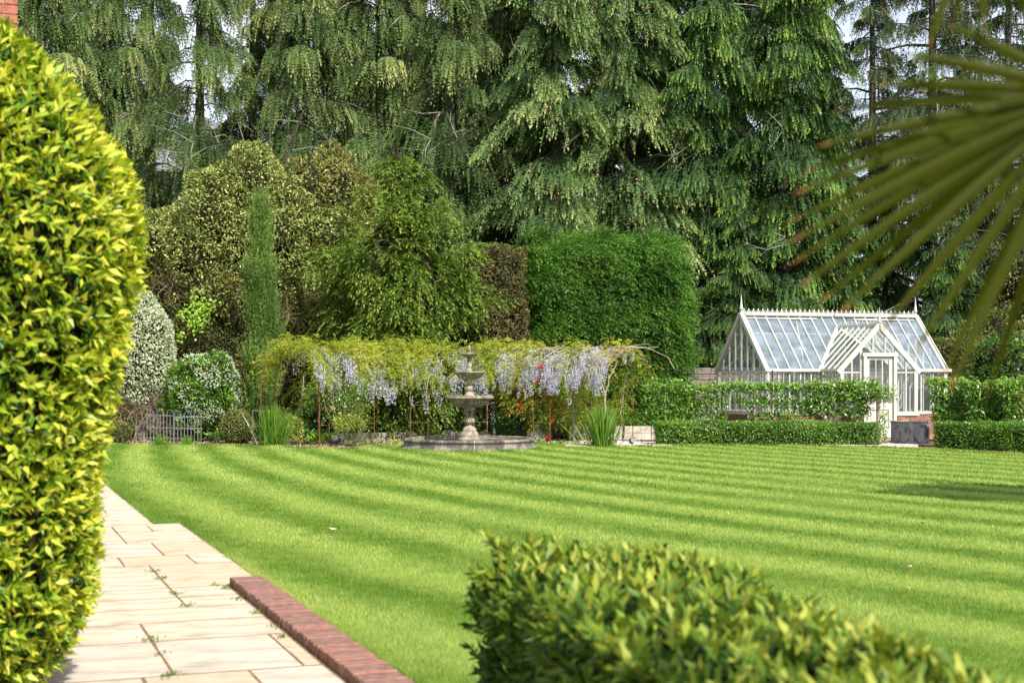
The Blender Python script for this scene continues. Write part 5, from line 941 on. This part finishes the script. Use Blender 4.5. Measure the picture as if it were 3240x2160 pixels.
# pale forked young stem by the right arch
w3 = thing('forked_stem', (*at(1914, 35.3)[:2], 0), 'pale bare forked stem rising behind the tall sword leaved clump', 'stem')
MB().tube([(0,0,0),(.02,0,.7),(0,0,1.1),(.01,0,1.28)], [.028,.024,.022,.024], 7).build('stem', M['paletwig'], w3, True)
for pts in ([(.01,0,1.27),(-.08,0,1.5),(-.15,0,1.9),(-.22,0,2.25)], [(.01,0,1.27),(.09,0,1.5),(.10,0,1.75)], [(.10,0,1.65),(.22,0,1.85),(.32,0,2.1)], [(-.14,0,1.85),(.0,0,2.05),(.15,0,2.3)]): MB().tube(pts, [.018,.013,.010,.006][:len(pts)] if len(pts) == 4 else [.018,.013,.008], 6).build('branch', M['paletwig'], w3, True)

# clipped low hedges in front of the greenhouse
def lowhedge(label, x0, D0, x1, D1, h, n, seed): return wall_hedge('low_hedge', label, x0, D0, x1, D1, .55, h, n, G['apple'], (.062, .026), seed=seed, bump=.05, faces='fTlr', vb=.60, vr=.2, ns=.9, inner=.07, rndc=.05)
lowhedge('long low clipped hedge left of the greenhouse door', 2068, 35.15, 2784, 34.9, .56, 16500, 91); lowhedge('low clipped hedge right of the lead planter running out of the picture', 2945, 33.6, 3560, 30.2, .62, 15500, 92)
# espaliered fruit trees
def espalier(px, D, label, hw_, tiers, nleaf, seed, trunkmat='greybark', ht=1.45):
    t = thing('espalier_tree', (*at(px, D)[:2], 0), label, 'fruit tree', 'espaliered fruit trees in front of the greenhouse'); MB().tube([(0,0,0),(.01,0,.5),(-.01,0,1.0),(0,0,ht)], [.05,.042,.036,.02], 8).build('trunk', M[trunkmat], t, True)
    Ps = []; As = []
    for z, l0, l1, dens in tiers:
        for sg, l in ((-1, l0), (1, l1)):
            if l <= 0: continue
            pts = [(sg*s*l, R.normal(0, .02), z + .05*math.sin(s*3) + R.normal(0, .02)) for s in np.linspace(0, 1, 6)]; MB().tube(pts, [.024,.02,.017,.014,.011,.007], 6).build('branch', M[trunkmat], t, True)
            n = int(nleaf*dens*l*.62); s = R.uniform(0, 1, n); P = np.stack([sg*s*l, np.zeros(n), np.full(n, z)], 1) + R.normal(0, 1, (n, 3))*(.05, .09, .075); P[:, 2] += .06 + .05*noise(P + np.array((px*.01, 0, 0)), 1.2, seed); Ps.append(P)
    P = np.concatenate(Ps); n = len(P); A = R.normal(0, .55, (n, 3)) + np.array((0, -.35, -.25)) + (P*(0, 1.5, 0))
    leaves('foliage', P, A, R.normal(0, .4, (n, 3)) + (0, -.5, .9), R.uniform(.07, .125, n), R.uniform(.036, .055, n), R.beta(2.3, 2, n) + (P[:, 2] > 1.35)*.1, G['apple'], t, kind='stuff'); return t
espalier(2105, 36.4, 'leftmost espaliered fruit tree standing left of the greenhouse', .6, ((1.42,.55,.55,.9),(1.1,.5,.6,1.0),(.78,.45,.6,1.0),(.5,.3,.5,.8)), 900, 101)
espalier(2238, 36.4, 'espaliered fruit tree in front of the back corner of the greenhouse gable end', .6, ((1.33,.55,.6,1.1),(1.02,.4,.5,1.0),(.72,.4,.5,.6)), 900, 102)
espalier(2388, 36.3, 'espaliered fruit tree with a pale thick trunk in front of the left greenhouse corner', .6, ((1.36,.6,.6,1.1),(1.0,.45,.45,.9),(.6,.15,.5,.4)), 900, 103, 'paletwig')
espalier(2512, 36.2, 'espaliered fruit tree with a thin grey trunk before the left front panes', .6, ((1.34,.6,.6,1.0),(.98,.5,.55,.9),(.70,.45,.5,.9)), 850, 104)
espalier(2625, 36.1, 'dense espaliered fruit tree left of the porch', .6, ((1.38,.5,.6,1.2),(1.08,.5,.5,1.2),(.78,.5,.5,1.0)), 950, 105)
espalier(2722, 36.0, 'espaliered fruit tree with dark lower leaves in front of the greenhouse door', .6, ((1.40,.5,.42,1.3),(1.12,.45,.3,1.1),(.72,.3,.25,.7),(.9,.2,.2,.6)), 950, 106)
po = thing('wooden_post', (*at(2779, 35.8)[:2], 0), 'weathered round wooden post in front of the greenhouse door topped by leaves', 'post'); MB().tube([(0,0,0),(.01,0,.6),(-.005,0,1.22)], [.065,.06,.056], 10).build('shaft', M['post'], po, True)
tf = thing('climbing_shoot', (*at(2790, 35.75)[:2], 0), 'leafy tuft crowning the weathered post by the door with small shoots climbing its side', 'climber'); P = np.concatenate([np.array((-.03,0,1.30)) + R.normal(0, 1, (430, 3))*(.18,.12,.10), np.array((.06,0,.5)) + R.normal(0, 1, (110, 3))*(.06,.05,.25)]); n = len(P)
leaves('foliage', P, R.normal(0, .5, (n, 3)) + (P*(1.5, 1, 0)) + (0, -.2, -.3), R.normal(0, .4, (n, 3)) + (0, -.5, .9), R.uniform(.06, .12, n), .045, R.beta(2.5, 2, n)+.05, G['apple'], tf, kind='stuff'); MB().tube([(.02,0,0),(.07,0,.5),(.03,0,1.25)], .010, 5).build('stem', M['paletwig'], tf)
for px, D, lb, sd_ in ((3005, 34.8, 'first espaliered fruit tree right of the greenhouse beyond the planter', 111), (3120, 34.3, 'second espaliered fruit tree right of the greenhouse', 112), (3235, 33.8, 'dense espaliered fruit tree at the right edge of the picture', 113)):
    espalier(px, D, lb, .6, ((1.45,.55,.6,1.3),(1.15,.45,.6,1.4),(.85,.4,.6,1.3),(.6,.4,.5,1.1)), 950, sd_)
p2_ = thing('wooden_post', (*at(2978, 35.0)[:2], 0), 'weathered post at the left end of the right hand espaliers', 'post'); MB().tube([(0,0,0),(.01,0,.6),(0,0,1.4)], [.06,.055,.05], 10).build('shaft', M['post'], p2_, True)
# right hand background shrubs
wall_hedge('copper_topped_hedge', 'dark clipped hedge with coppery top right of the greenhouse', 2965, 42.5, 3180, 42.5, 1.4, 2.85, 8000, G['yew'], (.085, .03), seed=93, bump=.12, vb=.5, vr=.2)
blob('glossy_shrub', 'large glossy green shrub behind the right hand espaliers', (0, 0, 1.5), (1.35, 1.0, 1.35), 6500, G['apple'], (.11, .045), base=(*at(3215, 39.5)[:2], 0), seed=94, bump=.3, vb=.42, vr=.22, zmin=-.8, core=.8)
blob('variegated_shrub', 'cream variegated bush behind the copper topped hedge at the right', (0, 0, 2.4), (1.3, 1.0, 1.3), 7500, G['holly'], (.08, .04), base=(*at(3150, 44.5)[:2], 0), seed=95, bump=.3, vb=.45, vr=.2, zmin=-.8, core=.78)
blob('golden_tree', 'golden variegated rounded tree at the right edge beyond the palm leaf', (0, 0, 4.2), (1.9, 1.5, 2.2), 9500, G['bholly'], (.10, .05), cat_='tree', base=(*at(3290, 47)[:2], 0), seed=96, bump=.4, vb=.58, vr=.2, zmin=-.9, core=.75)
stems(bpy.data.objects['golden_tree'], (0, 0, 0), [(0, 0, 3.2), (.4, 0, 3.4)], .09)

# ================================================================== TALL CONIFERS
def conifer(seed, H, z0, Rc, nb, m, hang, fl, ll, lw, k, vb, tipv, droop, out=.35, gap=.0, brown=.03, lift=.25, width=.30, npar=42, back=.3, sag=.75):
    g = np.random.default_rng(seed); br = MB(); dw = MB(); P, A, N, Lh, V = [], [], [], [], []
    for i in range(nb):
        z = z0 + (H-z0)*((i+g.uniform())/nb); az = g.uniform(-math.pi*1.08, .08*math.pi) if g.uniform() > back else g.uniform(0, 6.28); rr = Rc*(1-(z/H)**2.2)**.7*g.choice([g.uniform(.35, .7), g.uniform(.7, 1.2)], p=(.35, .65)); sag_ = sag*g.uniform(.35, 1.45); lift_ = lift*g.uniform(-.3, 2.0); mb = int(m*g.uniform(.5, 1.5)); hg = hang*g.uniform(.7, 1.25)
        if rr < .3: rr = .3
        h = np.array((math.cos(az), math.sin(az), 0)); sd_ = np.array((-h[1], h[0], 0)); sp = lambda t: np.array((0, 0, z)) + h*rr*t + np.array((0, 0, lift_*rr*t - sag_*rr*t*t))
        br.tube([sp(0), sp(.3), sp(.6), sp(.95)], [.045*rr/2, .03*rr/2, .018*rr/2, .006], 4)
        if g.uniform() < .16:
            for q_ in range(5): s_ = g.uniform(.3, 1); e_ = sp(s_) + h*g.uniform(.1, .7) + sd_*g.normal(0, .5) + np.array((0, 0, g.normal(-.1, .35))); dw.tube([sp(s_), (sp(s_)+e_)/2 + g.normal(0, .06, 3), e_], [.014, .010, .004], 3)
        if g.uniform() < gap: continue
        clump = g.normal(0, .12)
        for j in range(mb):
            t = .10+.90*g.uniform()**.85; lat = g.normal(0, width)*rr*(1.1-t*.6)*.6; P.append(sp(t) + sd_*lat + np.array((0, 0, -abs(lat)*.35)))
            A.append(h*out*g.uniform(.3, 1.5) + sd_*(lat*.6/max(rr, .5)+g.normal(0, .16)) + np.array((0, 0, -hg*g.uniform(.6, 1.3)))); N.append(h + g.normal(0, .8, 3)); Lh.append(fl*g.uniform(.45, 1.25)*(1.15-.5*t)); V.append(vb + clump + g.normal(0, .08) - .28*(1-t))  # spray colour darkens towards the trunk, painting in shade between the boughs
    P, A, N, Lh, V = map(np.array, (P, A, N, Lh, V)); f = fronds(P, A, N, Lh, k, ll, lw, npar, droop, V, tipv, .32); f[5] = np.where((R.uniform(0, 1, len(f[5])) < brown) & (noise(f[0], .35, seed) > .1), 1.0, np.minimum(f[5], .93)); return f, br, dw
def proto(seed, mat, H, **kw):
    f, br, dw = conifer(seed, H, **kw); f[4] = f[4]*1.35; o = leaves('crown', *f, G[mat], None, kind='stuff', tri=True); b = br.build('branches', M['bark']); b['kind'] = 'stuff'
    tr = MB().lathe([(.27,0),(.20,.6),(.19,H*.3),(.12,H*.7),(.03,H)], n=12, rf=lambda r, z, t, j: r*(1+.08*math.sin(5*t))).build('trunk', M['bark'], None, True); d_ = dw.build('dead_twigs', M['greybark']); d_['kind'] = 'stuff'; res = [(x.name.split('.')[0], x.data, x.get('kind')) for x in (o, b, tr, d_)]
    for x in (o, b, tr, d_): bpy.data.objects.remove(x)
    return res
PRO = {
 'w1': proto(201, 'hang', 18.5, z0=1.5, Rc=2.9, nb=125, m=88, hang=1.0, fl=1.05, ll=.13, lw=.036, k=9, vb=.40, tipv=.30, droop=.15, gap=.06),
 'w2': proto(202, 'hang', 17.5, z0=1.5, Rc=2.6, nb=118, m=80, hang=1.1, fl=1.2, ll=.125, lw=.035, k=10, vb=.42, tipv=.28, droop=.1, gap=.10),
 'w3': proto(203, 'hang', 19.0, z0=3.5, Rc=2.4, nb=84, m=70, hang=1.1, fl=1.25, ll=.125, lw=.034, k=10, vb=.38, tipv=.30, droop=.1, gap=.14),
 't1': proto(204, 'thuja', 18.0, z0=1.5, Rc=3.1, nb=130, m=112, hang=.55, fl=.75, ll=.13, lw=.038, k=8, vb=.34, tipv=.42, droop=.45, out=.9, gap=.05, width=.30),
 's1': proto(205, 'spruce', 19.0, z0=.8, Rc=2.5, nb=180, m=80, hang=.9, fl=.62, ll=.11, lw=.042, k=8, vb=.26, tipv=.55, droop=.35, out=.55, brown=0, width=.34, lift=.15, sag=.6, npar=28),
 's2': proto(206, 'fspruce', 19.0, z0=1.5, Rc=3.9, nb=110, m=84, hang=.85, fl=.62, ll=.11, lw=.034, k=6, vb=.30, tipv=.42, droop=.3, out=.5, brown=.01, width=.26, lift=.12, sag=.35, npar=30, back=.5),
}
KN = {'w': ('weeping_cypress', 'tall weeping conifers closing the garden'), 't': ('western_cedar', 'tall weeping conifers closing the garden'), 's': ('spruce', 'tall spruces at the right')}
TREES = [('w1', 130, 46.5, .3, 1.0, 'weeping conifer behind the top of the yellow green bush'), ('w2', 385, 48.0, -.4, 1.0, 'weeping conifer second from the left above the silver shrub'), ('w3', 632, 46.5, .1, 1.0, 'weeping conifer above the cream variegated tree with sky gaps round its forked trunk'),
 ('w3', 800, 49.0, -.5, .97, 'thin weeping conifer further back with bare trunk between sky gaps'), ('w2', 968, 46.8, .5, 1.03, 'weeping conifer with a dark trunk above the narrow columnar cypress'), ('w1', 1200, 47.5, -.2, 1.0, 'weeping conifer behind the feathery young cypress'),
 ('w3', 1429, 45.8, -.3, 1.0, 'weeping conifer whose dark trunk shows above the fountain'), ('w1', 1600, 48.5, .4, 1.0, 'dark conifer set back right of the fountain trunk'), ('t1', 1760, 45.6, 0, 1.0, 'cedar with fan like sprays and brown cones above the clipped hedge left part'),
 ('t1', 1990, 46.4, .45, .98, 'cedar with drooping sprays above the clipped hedge right part'), ('s1', 2235, 46.0, 0, 1.0, 'dense spruce with bright green shoots above the hedge end'), ('s1', 2480, 45.6, .5, 1.05, 'dense dark spruce with hanging shoots above the greenhouse gable'),
 ('s2', 2950, 48.0, 0, 1.0, 'open spruce with a bare grey trunk behind the palm leaf'), ('s2', 3190, 49.5, .6, .95, 'open spruce at the right edge behind the palm leaf')]
BACK = [('w1', -60, 50, .1), ('w2', 70, 50.5, -.5), ('w3', 880, 52.5, -.2), ('w3', 1340, 51.5, -.5), ('t1', 1660, 51, .1), ('w2', 250, 53, .2), ('w3', 480, 54, -.3), ('w1', 1100, 53, -.4), ('w2', 1290, 55, .3), ('t1', 1520, 52, -.2), ('t1', 1880, 52, .5), ('s1', 2110, 51, .2), ('s1', 2350, 51.5, -.3), ('w1', -330, 49, .3), ('s2', 3450, 49, .1), ('s2', 2760, 56, .9), ('s1', 2600, 58, -.6), ('s2', 3060, 57, -.4)]
def plant(k, px, D, rz, s, lb, ex=''):
    nm, gr = KN[k[0]]; t = thing(nm, (*at(px, D)[:2], 0), lb, 'tree', gr, rz=rz); t.scale = (s, s, s)
    for n_, me, kd in PRO[k]:
        o = link(n_, me, t)
        if kd: o['kind'] = kd
    return t
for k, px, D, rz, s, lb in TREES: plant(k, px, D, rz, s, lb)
wd = {'w': 'weeping conifer', 't': 'cedar', 's': 'spruce'}
bl = ['outermost', 'just above the crest of the yellow green bush', 'above the narrow columnar cypress', 'behind the dark trunk above the fountain', 'hidden directly behind the cone bearing cedar', 'between the two leftmost front conifers', 'left of the cream variegated tree top', 'behind the gap left of the feathery cypress', 'behind the gap right of the feathery cypress', 'left behind the cone bearing cedar', 'between the two front cedars', 'between the right front cedar and the spruces', 'between the two dense front spruces', 'furthest left', 'outermost right', 'seen small in the sky gap left of the palm leaf', 'just beyond the right shoulder of the dense spruces', 'between the two open front spruces']
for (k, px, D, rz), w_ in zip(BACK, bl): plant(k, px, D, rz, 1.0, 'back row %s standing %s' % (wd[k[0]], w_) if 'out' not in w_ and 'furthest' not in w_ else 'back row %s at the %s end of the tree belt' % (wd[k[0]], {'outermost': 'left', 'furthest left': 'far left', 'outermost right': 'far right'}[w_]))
# lower spruces behind the greenhouse, closing the view
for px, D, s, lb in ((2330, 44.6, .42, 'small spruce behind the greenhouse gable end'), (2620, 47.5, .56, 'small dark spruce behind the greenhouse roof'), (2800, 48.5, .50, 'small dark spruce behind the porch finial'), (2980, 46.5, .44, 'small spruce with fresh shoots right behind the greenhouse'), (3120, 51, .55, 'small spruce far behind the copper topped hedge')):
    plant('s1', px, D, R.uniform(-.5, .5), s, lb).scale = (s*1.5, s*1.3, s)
# broad leaved tree just outside the frame whose shadow falls on the lawn
st_ = blob('shade_tree', 'round headed tree outside the right edge that shades the lawn', (0, 0, 3.6), (1.7, 1.5, 1.2), 9000, G['apple'], (.14, .07), cat_='tree', base=(9.45, 17.4, 0), seed=120, bump=.35, zmin=-1, core=.7)
stems(st_, (0, 0, 0), [(0, 0, 3), (.4, 0, 3.2), (-.4, .2, 3.1)], .08)
